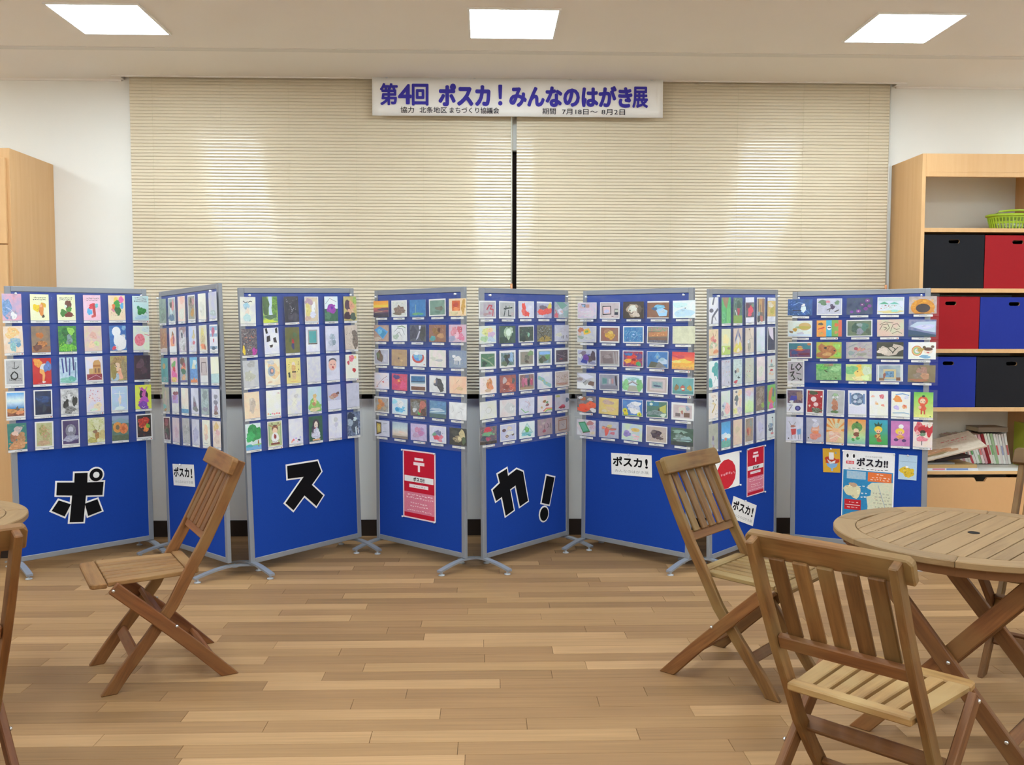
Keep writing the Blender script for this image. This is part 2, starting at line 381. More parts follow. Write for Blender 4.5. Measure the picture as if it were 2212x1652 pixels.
ART[2] = """
muted grey green smudge|0 898 9a9 3|b 45 30 30 20 788/9a9;b 55 75 30 18 787
white draped figure with pink scarf|6 9aa bcc 4|b 45 55 24 34 dee;b 66 32 18 26 e99;b 45 82 34 14 579;b 40 30 14 14 654
cream and pale pink wash|0 fed fdc 2|b 60 15 40 14 fcb;b 50 70 34 24 eed
pale border with brown crowned animal|8 aa9 998 4|b 45 34 24 20 765/a98;b 60 70 24 16 c94;b 70 26 20 14 c99;b 45 22 14 10 554
blank cream|0 fff8e6 ffe 2|b 50 60 30 30 eed
blank lilac|0 ddd cce 2|b 50 80 34 12 bcc
orange brown ochre|0 b85 a76 4|b 50 40 30 30 a74/c96;b 50 92 50 10 edc;r 0 84 100 100 dcc
woman in orange robe|0 eee fdd 2|b 48 30 18 12 a74;b 46 58 32 24 f96/fb8;b 62 50 14 16 b67;r 0 76 100 100 fff
veiled grey woman|0 bab dcd 2|b 55 14 44 16 a88;b 45 32 24 18 ddd;b 45 34 13 12 445;b 50 70 40 30 ccc/eee;b 70 84 12 14 aaa
white crane with a red tuft|0 dde eef 2|b 60 34 20 20 dc9;b 30 30 26 30 cdf;b 68 66 16 8 d67;b 45 84 30 12 eee
pale yellow standing figure|4 eec edc 3|b 45 32 24 18 ed8;b 48 58 26 24 eda/cb8;b 45 82 28 10 f96;b 72 86 12 10 c74
blue and white stripes with red figures|5 eef fff 2|r 5 6 95 22 9bd;r 5 34 95 46 9bd;r 5 82 95 92 8ac;b 45 26 18 18 c68;b 50 60 8 7 d56;b 50 90 26 6 357
teal with small orange blossom|0 5aa 6bb 2|e 42 34 22 12 db7;l 797 3 50 44 50 80;b 52 86 30 10 5aa/abb
pink and yellow cherry blossoms|0 fcd fbd 3|b 45 30 30 16 8c7;b 50 48 18 14 e56;b 50 70 36 16 f7b;b 50 90 40 10 fd7;b 30 12 20 10 fed
woman with flowers in her hair|0 aab bcc 4|b 40 20 30 20 643;b 50 42 30 12 e64/fb8;b 48 58 30 14 375;b 50 82 26 12 eb8;b 60 30 14 10 b45;r 0 92 100 100 559
snowy mountain above blue water|0 6be 7ce 3|p eec 20 50 50 10 80 50;r 0 46 100 84 48c/6ae;p e84 0 100 10 84 30 92 50 80 70 90 90 82 100 100;b 70 20 22 10 eff
faded photograph of a doorway|6 cbb dcc 2|l 655 6 20 60 22 22 78 22 82 60;r 30 30 70 66 cbb/dcc;r 0 72 100 100 eee
cream sky over pale blue sea|0 ffd ffe 2|r 0 66 100 100 bdd/cee;l acc 2 5 66 95 64
grey brown stalks of reeds|0 bba aa9 4|l dbb 5 40 80 30 20;l cba 5 60 80 66 20;l eca 4 50 80 48 12;b 30 80 20 12 7bb;b 40 94 18 6 b84
purple collage of clouds|4 eee fff 2|r 6 30 94 64 bac/caf;b 60 24 34 10 945;b 45 40 26 10 c8b
cream above a blue shoreline|0 ffe fed 2|r 0 84 100 100 59c/7bd;n 10 70 90 84 acc 12 6;l 8ac 2 20 70 26 84
tall grey church in mist|0 dde eef 3|p 99a 20 84 30 40 40 30 70 60 80 84;b 45 68 14 18 867;b 55 82 36 10 888
misty grey green landscape|0 9aa bcc 3|b 50 25 34 16 899;b 50 62 40 16 8aa/cdd;b 50 80 36 8 99a
pale sketch of a pagoda|5 dde eef 2|b 50 30 20 10 99a;b 50 52 24 10 889;b 50 76 24 14 a89;b 50 92 30 6 865
dark maroon photograph|7 523 412 5|b 45 25 30 14 945;b 40 55 20 12 565;l dab 6 30 70 50 95;b 60 60 18 16 243
blank pale pink|0 dcd edd 2|b 60 60 30 20 dbc
grey field with small black birds|0 bbb ccc 2|n 20 15 80 70 444 12 5;b 50 45 40 20 999/ccc;n 20 80 80 95 788 8 6
blank lavender|0 ccd dde 2|b 50 60 34 30 bbd;l aac 2 20 94 80 94
pale yellow and orange figure|0 eed ffe 2|b 45 40 24 26 fdb;b 50 66 20 14 ecb;l 89a 3 20 90 70 92
pastel yellow and pink bouquet|0 edc fed 3|b 45 22 30 16 ec8;b 62 44 26 12 ebb;b 50 70 34 18 ecc/edb
"""
ART[3] = """
white paper with black birds and blue dress|0 ffe eee 2|l 223 4 20 16 35 22 48 18;l 223 4 52 20 66 16 76 18;b 42 36 18 14 bde;b 46 54 14 12 fed;b 44 78 22 16 cee;b 40 28 10 8 ade
green trees reflected in pale water|0 6a5 bc7 6|r 40 0 64 70 def;b 20 30 24 40 464/573;b 82 34 22 44 8b4/473;p de4 0 90 40 80 70 92 100 98 0 100;b 50 78 34 10 575
black and silver photograph|0 223 334 7|n 10 8 90 60 99a 18 6;n 30 40 70 70 eef 10 4;b 60 80 34 16 445
cream and pink sketch with white swan|5 dcb edb 3|b 30 22 26 16 cab;b 25 55 20 26 ed8;b 64 48 14 26 fff;b 60 72 22 12 eef;b 20 86 20 10 dba
purple flower on green and white|0 eff fff 2|r 0 50 100 100 475/364;l 334 2 8 30 40 8 90 22;b 50 50 30 22 b3c/849;e 55 46 8 6 62a;b 20 78 24 16 586
dark-haired girl curled up in leaves|0 dc8 cb6 5|b 40 44 30 28 534;b 62 38 20 18 ea8;b 50 66 26 14 eb9;b 70 84 26 14 565;b 25 80 24 18 423;b 88 18 16 14 ac6
dense multicoloured pattern|0 877 445 9|n 4 4 96 96 ccc 40 7;n 10 20 90 70 e86 16 7;b 80 86 18 12 c3a;b 12 80 8 18 fd3;n 4 4 96 96 344 24 6
white paper with black patches like a face|0 fff eef 2|p 111 8 2 22 0 28 20 14 22;p 111 76 4 92 0 92 22 78 20;p 212 18 32 40 28 42 50 16 54;p 212 60 40 78 36 86 58 64 56;p 211 34 66 58 64 54 74 40 76
olive green with a small red vase|0 773 663 3|b 52 56 9 10 c22;b 52 74 9 14 447;b 66 30 14 10 574;b 34 50 10 8 563;l 453 2 52 56 60 34
white paper around a framed turquoise painting|0 eef fff 2|r 16 12 84 70 aaa;r 24 18 76 64 6aa/4bb;r 18 66 82 70 543
pale blue pencil flower|0 eef dde 2|b 52 44 20 14 9ab/cde;b 44 66 18 16 abc/dde;l 89a 2 50 40 48 84;b 64 66 14 10 9ab
beige drawing of long dark hair|0 dcb edc 3|b 82 64 20 40 654/a98;n 10 10 60 80 765 20 5;b 72 36 14 20 876
mottled grey blank|0 ddd cccfd4 3|b 55 15 26 12 bbb;b 40 60 30 20 ccb
cream with a blue eye spiral|0 ffe fec 2|b 60 44 40 30 fda;e 42 46 25 20 abc;e 44 46 15 12 889;e 46 45 8 7 fb9;b 40 12 26 8 ddd;b 30 88 14 4 eca
yellow card with a small costumed figure|0 fe8 ed9 2|n 10 16 26 62 333 8 6;n 74 16 90 62 633 8 6;e 50 24 12 9 fed;b 50 40 16 12 eb7;b 46 70 7 16 ec9;b 58 70 7 16 ec9;r 38 52 66 58 542;p 232 12 56 24 56 26 76 14 76;l e95 2 28 92 76 92
faintly speckled blank grey|0 eee dde 4|n 10 10 90 90 ddc 14 3
pale card with a round baby face|0 dde eef 2|e 44 38 30 23 fcb;e 46 22 30 12 667;e 46 27 26 10 fcb;b 48 48 6 5 c33;e 34 36 4 2 434;e 58 36 4 2 434;r 0 80 100 100 eef
white card with red flowers|0 ffe ffe 2|b 48 16 22 13 e67/f9a;b 22 34 10 8 c45;b 66 66 13 9 d33;n 15 20 80 50 e88 10 4;b 76 12 9 6 fd8
cream with a faint pencil flower|0 fec fdb 2|b 52 50 22 26 dcb;b 60 40 10 10 cba;l cb9 2 56 40 52 90
white with a row of pastel dots|0 ffe fff 2|e 12 90 6 3 fb8;e 26 92 6 3 9d9;e 40 90 6 3 e9b;e 54 92 6 3 e88;e 70 90 6 3 f76;e 86 91 6 3 e67;b 84 12 8 3 ecc
faint pencil lines on white|0 ffe eef 2|l ccc 1 20 40 70 70;l ccc 1 30 70 80 30;b 60 30 16 8 ddd
blonde figure in green hills|0 def cee 2|b 50 82 48 30 8c6/ad7;b 50 40 15 11 ec8;b 52 56 12 12 fda;b 44 70 14 7 c96;b 50 92 40 8 eda
tan shrimp on lilac|0 cce dde 2|b 48 46 32 10 b87/d98;n 20 52 80 62 876 10 4;b 30 52 16 7 ca9;b 76 36 12 6 755;r 0 64 100 100 eef
blank pale blue lilac|0 dde ccd 2|l a9b 2 82 10 82 22
big round green tree beside blue water|0 eff dee 2|b 62 36 46 32 2a5/184;b 30 50 26 20 3b6;r 0 84 100 100 7be;b 82 78 5 14 a74;p 9d8 0 84 100 78 100 84;b 20 84 30 5 4bb
deer-antlered girl under striped curtain|5 bc8 dda 2|l 875 4 22 20 30 6 40 18;l 875 4 62 18 74 6 82 20;e 50 30 21 16 743;e 50 38 17 12 fdb;e 50 66 26 22 fff;b 50 60 8 10 933;l 543 2 22 74 50 82 78 74;r 20 84 80 92 843;r 8 10 14 90 9b8;r 86 10 92 90 9b8;l c85 4 10 14 50 26 90 14
white with tiny pink and blue petals|0 eef fff 2|b 30 84 9 5 f89;b 20 90 6 4 fb9;b 50 78 6 3 caf;b 70 86 10 4 556;b 80 76 6 4 ccf;b 60 92 6 3 fcd
pale girl with black braids on dark green|0 264 153 3|e 52 34 25 23 323;e 52 36 14 15 fed;b 50 72 28 26 eef/ccd;b 28 52 8 16 324;e 46 36 3 2 534;e 60 36 3 2 534;b 46 47 5 3 c56;r 24 92 80 98 eb8
light pencil sketch of a rose|0 eef fff 2|e 55 24 16 10 ddd;e 58 44 14 10 dde;l bbb 1 50 10 40 40 60 60 50 90;l bbb 1 70 30 80 60
black, white and blue abstract|0 89b 346 6|b 30 20 30 16 124;b 60 60 30 26 234/567;p eff 60 66 70 60 74 96 64 98;p eee 78 70 84 66 90 92 82 94;b 22 44 22 14 abc;b 60 30 16 8 dee
"""
ART[4] = """
orange and purple sunset sea|0 G f93 fb3 c66 435 334|r 0 26 100 40 fd4;b 30 92 40 10 224;b 70 52 40 8 546;l ec9 2 10 70 60 66
small house drawing in brown ink|7 eed ddd 4|p 865 24 70 46 26 60 40 78 40 86 78;b 50 62 34 20 a87/765;n 14 14 86 50 998 16 5;b 40 80 30 8 876
blue painting with a thin tower|0 27b 38c 4|l 8bb 4 38 30 36 84;b 40 84 24 8 6a7;n 50 10 92 60 49c 14 5;b 70 84 18 6 5a8
grey green card with a brown bird|8 8a9 798 3|b 62 56 22 13 776;b 54 76 16 8 687;e 74 48 6 6 665
orange abstract painting|0 fda fec 4|r 18 12 64 70 e72/d52;b 40 36 16 12 c42;b 82 48 11 40 c94/eb5;b 30 84 24 10 eda;b 44 60 14 12 f95
tilted blue album page|0 b98 ca9 3|p 5ae 4 30 40 6 96 40 62 88;p 39c 30 50 60 30 86 46 60 80;b 40 40 18 14 7ce;b 20 86 24 12 dcb
fine ink drawing of a horse head|4 eee fff 2|l 555 2 20 40 40 20 70 26 84 60;l 777 2 30 60 50 44 64 70;b 28 72 18 16 bcb;l 8a7 4 40 14 70 8 90 20;n 30 40 80 90 aaa 16 3
grey photograph of a white waterfall|0 556 667 5|p eef 58 6 72 6 66 26 60 30;p ccd 60 34 66 40 52 80 38 92;b 20 50 24 40 445;b 84 50 20 40 444
brown and teal impasto|0 965 a75 7|b 44 40 22 24 a73/863;b 70 64 18 16 c96;b 22 80 18 14 5aa;n 8 8 92 40 ca9 16 6;b 60 30 10 12 632
pink and blue petal abstract|0 dcd ebc 6|b 30 40 18 26 e9a;b 62 30 16 20 d67;b 70 70 20 20 e8a;b 20 80 20 16 aac;n 8 8 92 92 eef 20 6;b 48 60 12 20 fcd
photo of a brown wooden sculpture|7 ccd bbc 2|b 38 46 20 36 865/654;b 28 40 10 22 786;r 66 30 84 80 ccd/dde;l aab 2 74 40 74 70
plain tan paper with small bee|0 ca7 b97 3|e 55 26 14 6 b96;b 46 54 6 6 765;b 66 66 10 6 db8
red and blue dish on white|4 eee fff 2|e 50 46 38 34 d54;e 50 40 28 28 6ae;b 36 36 14 12 8ce;b 62 44 12 14 9cd;r 8 8 92 28 eee;e 40 22 14 10 fff;b 88 86 3 4 c33
cream card with faint dotted marks|0 eed fee 2|n 10 12 90 60 888 12 3;b 24 50 16 10 ddc;b 60 60 20 8 ccc;n 20 20 90 90 bb9 10 3
white deer on blue grey field|0 89b 9ab 5|b 50 48 24 12 eee;l eee 5 34 52 34 78;l eee 5 62 52 62 80;l ddd 5 46 56 46 80;b 28 34 9 9 fff;n 8 60 92 92 cc8 22 4;n 8 10 92 40 aac 14 5
white card with red blossom branch|0 eef fee 2|l 967 2 20 80 60 36 86 20;n 26 36 90 70 e67 12 5;b 60 56 6 5 d44;b 20 86 6 4 daa
vivid pink camellias|0 d46 e57 5|b 46 40 26 26 f67/c24;b 74 70 22 22 e58;b 22 78 18 18 d47;b 30 20 20 14 548;e 46 42 8 8 fb5;n 60 10 95 40 69b 10 6
snow and deep blue sky band|6 eef fff 2|r 6 10 94 42 369/48b;r 6 42 94 54 9bc;r 6 54 94 68 eee;r 6 72 94 94 853/743;r 6 40 94 46 246
black hair seen from behind|4 eee fff 2|b 56 46 24 32 333/555;b 72 70 16 24 444;b 40 40 10 20 667;b 34 36 6 9 fed;n 60 70 90 92 222 8 4
peach card with faint pencil strokes|0 fdb fca 2|l ca8 2 40 40 56 20;l dba 2 30 80 60 50;b 60 70 20 10 ec9
orange flowers on grey|8 a98 bbb 4|b 40 30 16 14 e94;b 56 50 14 14 d84;b 34 66 16 16 ea5;b 68 70 12 12 cb9;n 20 16 86 86 b66 14 5
white and sky blue iceberg|4 def eff 2|b 50 66 32 20 5be/8df;b 54 34 22 22 fff;b 34 70 14 10 4ad;b 16 24 16 14 aef
brown dog and grey cat faces|0 654 876 5|b 34 46 26 36 776/aaa;b 78 34 22 24 c76;b 26 66 12 14 eee;p 4c5 46 76 60 64 66 82 52 96;n 10 20 60 60 222 14 5;b 84 76 16 20 643;b 60 70 8 12 d66
blue beach with clouds|0 58b 7ac 3|r 0 76 100 100 467/576;b 40 50 36 8 cde;l eff 4 5 66 90 56;b 70 20 30 14 69c;r 0 66 100 74 9bc
white card with pale grey outlines|0 eee fff 2|l ccc 2 20 20 26 50 16 60;l ccc 2 50 60 70 50 76 80;l ccc 2 60 30 84 40
yellow framed window on lilac wall|0 dde eef 2|p 543 10 10 46 14 46 80 12 92;p db4 16 20 40 24 40 72 18 82;b 28 50 9 20 ed7;l 99a 2 60 20 84 18;l 9ab 2 56 70 80 70
pale evening sea|0 G abc cdd edc ba8|r 0 84 100 100 987;l ec9 2 10 76 60 72;b 60 60 20 5 fdc
pink and grey hydrangea|0 cbd dce 4|b 44 36 18 18 d9b;b 64 56 18 18 c8b;b 34 70 20 16 dac/bac;n 20 20 84 84 eac 20 4;b 72 30 10 10 b9c
red and grey bouquet|6 dde eef 3|b 42 68 20 16 e56;b 70 62 14 12 e89;b 52 40 18 16 668/99b;n 20 30 84 60 789 12 5;b 30 50 12 10 7a8;b 64 84 14 8 e9a
dark photograph of a pale flower|0 221 332 5|b 48 62 26 20 cb8/765;b 74 34 16 26 dc9;b 30 30 16 20 443;b 60 60 10 12 eda;b 84 70 12 20 564;n 10 10 40 90 544 10 6
"""
ART[5] = """
grey card with red brush scribble|8 bab ccc 3|l c45 6 46 50 60 26 76 28 66 46 84 50 80 84;b 40 76 16 8 b99;b 64 70 10 8 c89
grey card with black brush character|8 bbb ccc 2|l 233 6 30 44 80 36;l 233 6 42 28 40 50;l 233 5 36 56 30 86;l 233 5 58 52 58 84 74 84;l 9a8 4 60 24 70 44;b 82 74 10 10 cbb
white card with red flame shape|5 eef dde 2|b 34 40 12 30 f54;b 48 72 16 18 f66/e43;b 30 62 12 18 f76;b 60 76 8 14 f54;b 70 36 14 14 eef
red poppies under a white band|0 aac ccd 3|r 0 0 100 10 fff;b 34 64 30 16 f54;b 76 54 24 22 f65/e43;b 86 26 12 18 ed5;b 40 34 24 12 767;b 20 90 24 10 dde
tilted sheets of drawings|0 aab bcc 4|p 7a9 10 0 60 0 90 20 50 46;p eef 20 50 46 40 66 66 36 80;p 9bb 60 56 96 50 96 90 66 90;l d45 5 8 50 20 84;b 14 84 16 14 d67;b 50 60 10 8 dbb
pastel rainbow flowers|0 eed dee 4|b 40 34 24 20 ee9;b 70 50 20 20 dbd;b 30 72 20 18 bda;b 70 78 22 16 cde;b 64 24 16 14 fda;n 10 10 90 90 aca 18 4
burst of white light in dark woods|0 354 465 5|b 54 42 30 34 9b9/dec;e 56 38 16 20 efe;b 20 84 30 20 243;l 232 3 40 96 42 60;l 232 3 70 96 68 60
dark leaves with one bright blade|7 343 454 6|p 9ca 60 40 74 50 66 72 56 60;n 10 10 90 80 686 22 7;b 30 80 20 14 232
bare thorn bush over yellow leaves|0 887 554 7|b 50 84 40 18 ca4/873;l 443 3 50 90 30 20;l 443 3 50 90 56 10;l 443 3 50 80 84 30;n 10 5 90 40 bcd 18 6;l 332 3 50 80 14 40
faint lilac card with small figures|0 dde ccd 3|l 555 4 50 82 52 68;l 555 4 60 84 62 66;l 667 4 88 84 84 66;b 50 30 34 16 ccd;b 30 60 20 14 ddc
framed photo of mossy roots|13 586 475 6|l 9a8 6 16 36 60 60 84 84;l 897 5 50 40 84 30;b 30 70 16 14 243;n 16 20 84 84 7a6 20 5
framed photo of a bronze statue|13 576 9ab 4|b 46 52 16 26 333;b 40 34 14 10 242;b 30 76 18 14 675;b 70 40 14 30 9bd;b 55 34 10 12 444
framed photo of a stone wall|13 a98 998 4|b 50 50 14 20 776;b 76 24 20 14 8a7;b 50 72 12 8 654
framed photo of a hilltop castle|13 897 8ab 4|b 46 60 22 20 665;b 26 70 14 16 453;b 70 46 14 20 7a6;r 14 16 86 34 9cf
framed photo of dark brambles|13 434 545 7|n 16 16 84 80 998 14 4;l 878 3 16 36 84 60;b 44 68 12 6 955;l 767 3 20 70 80 34
orange watercolour portrait|4 fee fed 2|b 58 46 17 30 d95/c74;b 52 26 8 8 eb8;b 66 62 14 18 e96;n 18 12 34 66 998 10 4;b 48 80 20 8 db9
red painting of a crowd of dolls|0 b65 955 6|b 30 30 14 16 cbb;b 60 34 16 18 c64;b 40 64 20 20 943;b 74 70 18 20 d65;n 20 80 90 96 eee 12 6;b 84 34 10 14 666;b 50 50 12 10 e97
group of seated women photo|6 a88 865 6|b 26 50 10 26 c68;b 44 46 9 24 d79;b 62 50 9 22 333;b 80 50 9 24 c57;r 8 80 92 92 b97;n 18 24 84 38 fdb 10 5;r 40 8 64 26 779
pale blue zigzag ribbon|4 dde eee 2|l 9cc 16 8 30 40 46 50 64 88 84;e 36 50 6 5 cc8;e 62 66 6 5 cc8;e 20 36 5 4 cc8
sepia crowd in red robes|6 cba dcc 4|n 10 30 92 80 a65 34 6;n 10 26 92 40 543 16 5;b 50 80 40 7 b87
faint pencil circle on white|0 eee eed 2|l ccb 2 40 66 34 50 44 36 62 36 70 52 60 68 44 70;l ddc 2 50 30 70 30
plain blank off-white|0 edd eee 2|b 60 50 30 30 ddd
faint green and pink crayon|0 dde eef 2|l 8c8 4 14 64 40 88 62 84;l dab 2 40 20 70 40 60 60;l caa 2 60 20 74 50;l bbc 2 46 60 70 30
children's drawing of birds and rainbow|0 eee fee 2|b 46 34 12 8 a74;b 66 56 12 8 955;l e55 4 40 92 60 76 98 78;l ed6 4 46 96 64 82 98 84;l 6b7 4 52 98 68 88 98 90;b 64 40 9 6 6a7;b 28 70 8 6 db8
lilac card with toy cars|0 ccd bbc 2|b 20 12 14 8 bb6;b 50 80 22 11 a24;b 86 40 14 12 568;e 40 88 5 4 222;e 62 88 5 4 222;b 56 72 12 6 c46
vivid painting of a red-crested face|0 967 465 8|b 44 22 24 16 d34;b 50 44 34 14 8b7/5a8;b 30 66 24 16 345;b 70 66 20 18 656;b 48 70 14 10 b46;r 0 84 100 100 321;n 5 5 95 50 c89 20 6
sketchbook with small brown sketches|6 cce dde 2|e 24 36 12 9 755;e 42 72 10 8 864;e 78 64 9 8 765;b 56 26 18 10 edc;b 60 54 20 14 eee;e 42 72 5 4 dcb
green figure inside blue triangle|0 eff fff 2|p bdd 10 70 50 8 92 70;p dff 26 60 50 20 76 60;b 50 50 16 16 6b5;b 46 74 34 10 6bc/9dd;b 66 84 12 5 4aa;b 50 42 8 8 8c7
taupe card with wine glass scribbles|0 a99 b9a 2|l 434 3 46 60 46 40;b 44 74 10 10 a45;l 545 3 66 30 78 50 66 56;l 545 3 88 30 84 60;b 40 26 10 8 cbb;b 20 46 10 8 caa
framed square sketch on taupe wall|0 baa a99 2|l 965 5 24 22 80 20 80 82 24 84 24 22;l 778 3 44 44 56 58 64 44;l 99a 2 40 64 66 66;l 865 3 20 12 84 10
"""
ART[6] = """
pink table with small pictures|4 ccd ecd 3|r 20 10 42 30 345;r 44 12 62 32 c98;b 50 70 40 22 ddd/ecd;b 24 26 10 12 dbb;r 24 14 38 26 9bd
gallery wall with black framed picture|5 cbb dcc 2|p 222 12 24 56 22 58 74 14 78;p ecc 16 29 52 27 54 69 18 72;r 74 40 92 76 223;r 76 44 92 60 ccb;b 34 55 12 12 cce;r 60 84 70 88 866
dark brown and cream animal portrait|0 321 432 4|b 48 52 34 34 cb9/a87;b 46 44 22 20 eed;b 60 72 22 18 dcb;e 34 52 4 4 543;b 80 46 12 20 654;l 543 3 30 66 44 72 50 62
brown card with pale blue brushwork|0 853 964 3|r 0 0 100 8 fff;b 56 36 26 14 6bd/8ce;p adf 40 50 70 40 94 56 90 86 56 88;b 70 60 14 10 cde;b 34 44 14 8 369;r 0 94 100 100 ddd
white card with pale aqua mist|0 eff fff 2|b 50 70 40 24 cef;b 30 26 30 16 dff;e 56 44 3 3 555
yellow scarf on a pale quilt|3 ccd ddd 3|p fc4 30 24 60 12 72 40 36 60;b 50 34 9 7 8b5;b 18 24 14 16 c75;b 20 70 16 10 aba;b 60 70 30 16 ddd;b 12 50 10 10 ecb
yellow pear on a brown square|9 a65 976 3|b 52 56 22 24 eb4/c93;b 38 30 20 12 b86;b 56 38 14 9 ec6
blue and white spiral mosaic|7 49c 37b 3|n 10 10 90 90 def 60 4;l 8bd 3 30 50 40 32 62 32 70 52 58 68 42 64 44 50 54 48;e 52 50 5 5 bdf;n 10 10 90 90 249 36 4
photo of a brick bridge over trees|5 865 776 4|r 6 8 94 30 7a7/c88;p c85 8 36 94 28 94 56 8 62;r 8 66 94 80 865/754;r 8 80 94 94 778/556;n 12 40 90 54 fc7 12 5
sandy card with fine speckles|0 eec ddb 3|n 6 8 94 92 bb9 34 2;n 10 10 90 90 ba7 14 2
blurred purple and navy objects|5 bbd ccd 4|p 34a 16 80 40 34 66 30 50 90;b 66 60 16 22 655;b 30 26 20 14 878;b 84 40 12 30 545;b 46 50 14 20 74a;b 80 84 16 10 99b;b 14 40 10 14 eee
grey photo of empty seats|6 988 a99 2|p 877 14 40 60 20 70 80 20 90;l bbb 3 70 14 76 84;l ccc 2 84 14 90 84;b 40 40 20 12 a99;r 6 84 94 94 bbb
bright red dragon pattern|5 c33 648 6|b 44 40 22 16 e43;b 60 66 20 18 e52;b 26 62 16 14 fb3;b 80 32 14 20 648;n 8 10 92 90 fa3 22 6;b 30 22 18 10 37b;b 78 78 12 12 4a6;b 55 54 10 8 922
blue castle on a mountain|4 37b 48c 3|p 6ad 34 36 50 4 66 36;p cde 50 60 70 36 94 50 94 74 60 76;p 665 6 96 20 60 50 66 70 96;p 888 40 94 56 60 74 76 92 94;b 70 48 14 10 acd;r 45 26 55 44 9bc
red and yellow flame sky|0 G d33 e54 f83 fc4 d96|b 30 26 30 10 d45;b 60 52 36 12 fd5;b 40 72 36 10 fb4;b 80 40 20 10 f74;n 5 80 95 97 585 16 4;b 20 56 18 9 fe8
blurred white book on table|0 ccd ddd 3|p eef 2 10 50 4 90 24 46 40;p fff 0 60 60 60 90 96 0 98;p 865 60 46 92 54 88 80 58 72;p bbb 30 62 54 44 70 50 44 78;b 14 40 16 12 a99;l 444 2 32 64 50 46
gallery corner with paintings|5 99a aab 2|p 8aa 14 22 40 26 40 62 14 66;p 699 17 28 37 31 37 57 17 60;r 48 30 58 60 ccc;r 62 28 72 60 c99;p 334 78 14 88 10 92 86 84 80;r 6 70 94 94 889
watercolour of a bridge with green banks|4 def eff 2|b 18 62 20 30 9d9;b 84 60 18 32 8c8;l 988 4 28 56 50 40 74 56;p bba 34 62 66 62 80 96 24 96;b 50 22 30 10 9cc;l ccc 3 28 48 50 34 74 48
painting in a pale wooden frame|7 cba cbb 2|r 16 18 86 82 dcc;r 24 28 78 72 bbb;r 29 34 72 66 79a/9bb;b 50 56 16 5 457
teal card with three ornaments|4 6aa 7bb 2|b 22 60 10 16 974;b 50 62 11 16 c65;b 80 60 10 15 ca5;r 4 78 96 92 599;e 50 66 7 5 eec;r 20 40 24 48 764;r 48 42 52 50 865;r 78 42 82 50 a85
blurred orange persimmons|0 666 988 3|b 34 74 34 24 f52;b 74 54 26 24 f63;b 34 18 16 10 b63;b 70 20 14 10 ccc;b 20 10 12 8 eee;b 86 86 16 14 eee
yellow wash with lilac blooms|0 ed8 ec7 3|b 40 26 22 14 dba;b 60 66 24 14 ec9;b 66 28 12 9 ca9;b 30 80 16 8 edb
sunflowers under a cloudy sky|3 59d 47c 3|b 56 46 32 26 eef/bcd;b 60 70 26 16 fff;e 14 70 12 16 ee3;e 18 88 12 12 ed3;e 84 88 11 13 ee4;e 14 70 5 6 a83;e 84 88 4 5 a83;b 70 24 22 12 fff;r 3 94 97 97 5a4
green night street with houses|5 587 476 5|b 24 16 20 14 9c8;p cc6 60 40 92 20 92 70 66 66;p 543 50 60 62 40 66 80 54 84;b 40 70 34 16 9aa/577;b 80 82 14 10 ded;r 5 5 60 30 38a;e 24 20 8 8 ded
small photo of a pale cabinet|12 cbb dcc 3|b 48 40 20 20 ecc;r 34 26 62 60 ddc;r 18 60 40 80 766;r 56 56 82 82 754;b 72 30 8 14 9ab;b 48 54 6 10 b76
green cloth over a white tray|0 ccd edd 3|p 496 8 20 44 12 70 70 34 84;p 6b9 14 26 40 20 60 64 36 74;b 70 20 18 14 c88;b 84 44 14 14 dbc;p eee 4 60 26 96 4 96;l 643 3 34 84 70 72;b 84 80 12 10 edb
pale card of red chilli flowers|0 bbc ccd 3|b 40 60 12 26 e65;b 66 46 20 8 d76;b 24 40 10 8 e86;b 54 30 14 12 dc8;n 14 20 90 80 d98 14 5;l 987 2 20 30 60 40 90 40;b 70 70 14 8 d78
pastel card with orange fish and purple bag|0 dec cde 2|e 66 34 22 12 ec7;b 26 62 16 20 98c;b 60 66 10 6 fde;b 76 72 12 6 fcc;b 70 86 14 5 fcd;b 40 44 14 10 eee;e 66 34 8 5 db5;b 26 46 10 6 a9d
brown card with dark splattered bird|6 cba cbb 3|b 48 48 26 22 323/545;n 20 30 90 84 434 22 6;b 64 70 16 10 655;b 36 36 10 10 766;n 20 50 80 80 a65 10 4
dark teal stormy water|0 354 465 5|b 40 22 34 10 8a9;b 46 60 34 20 687/9aa;r 0 78 100 100 344/233;b 70 62 22 16 9bb;p 243 46 20 60 34 36 34;l 455 3 10 70 90 66
"""
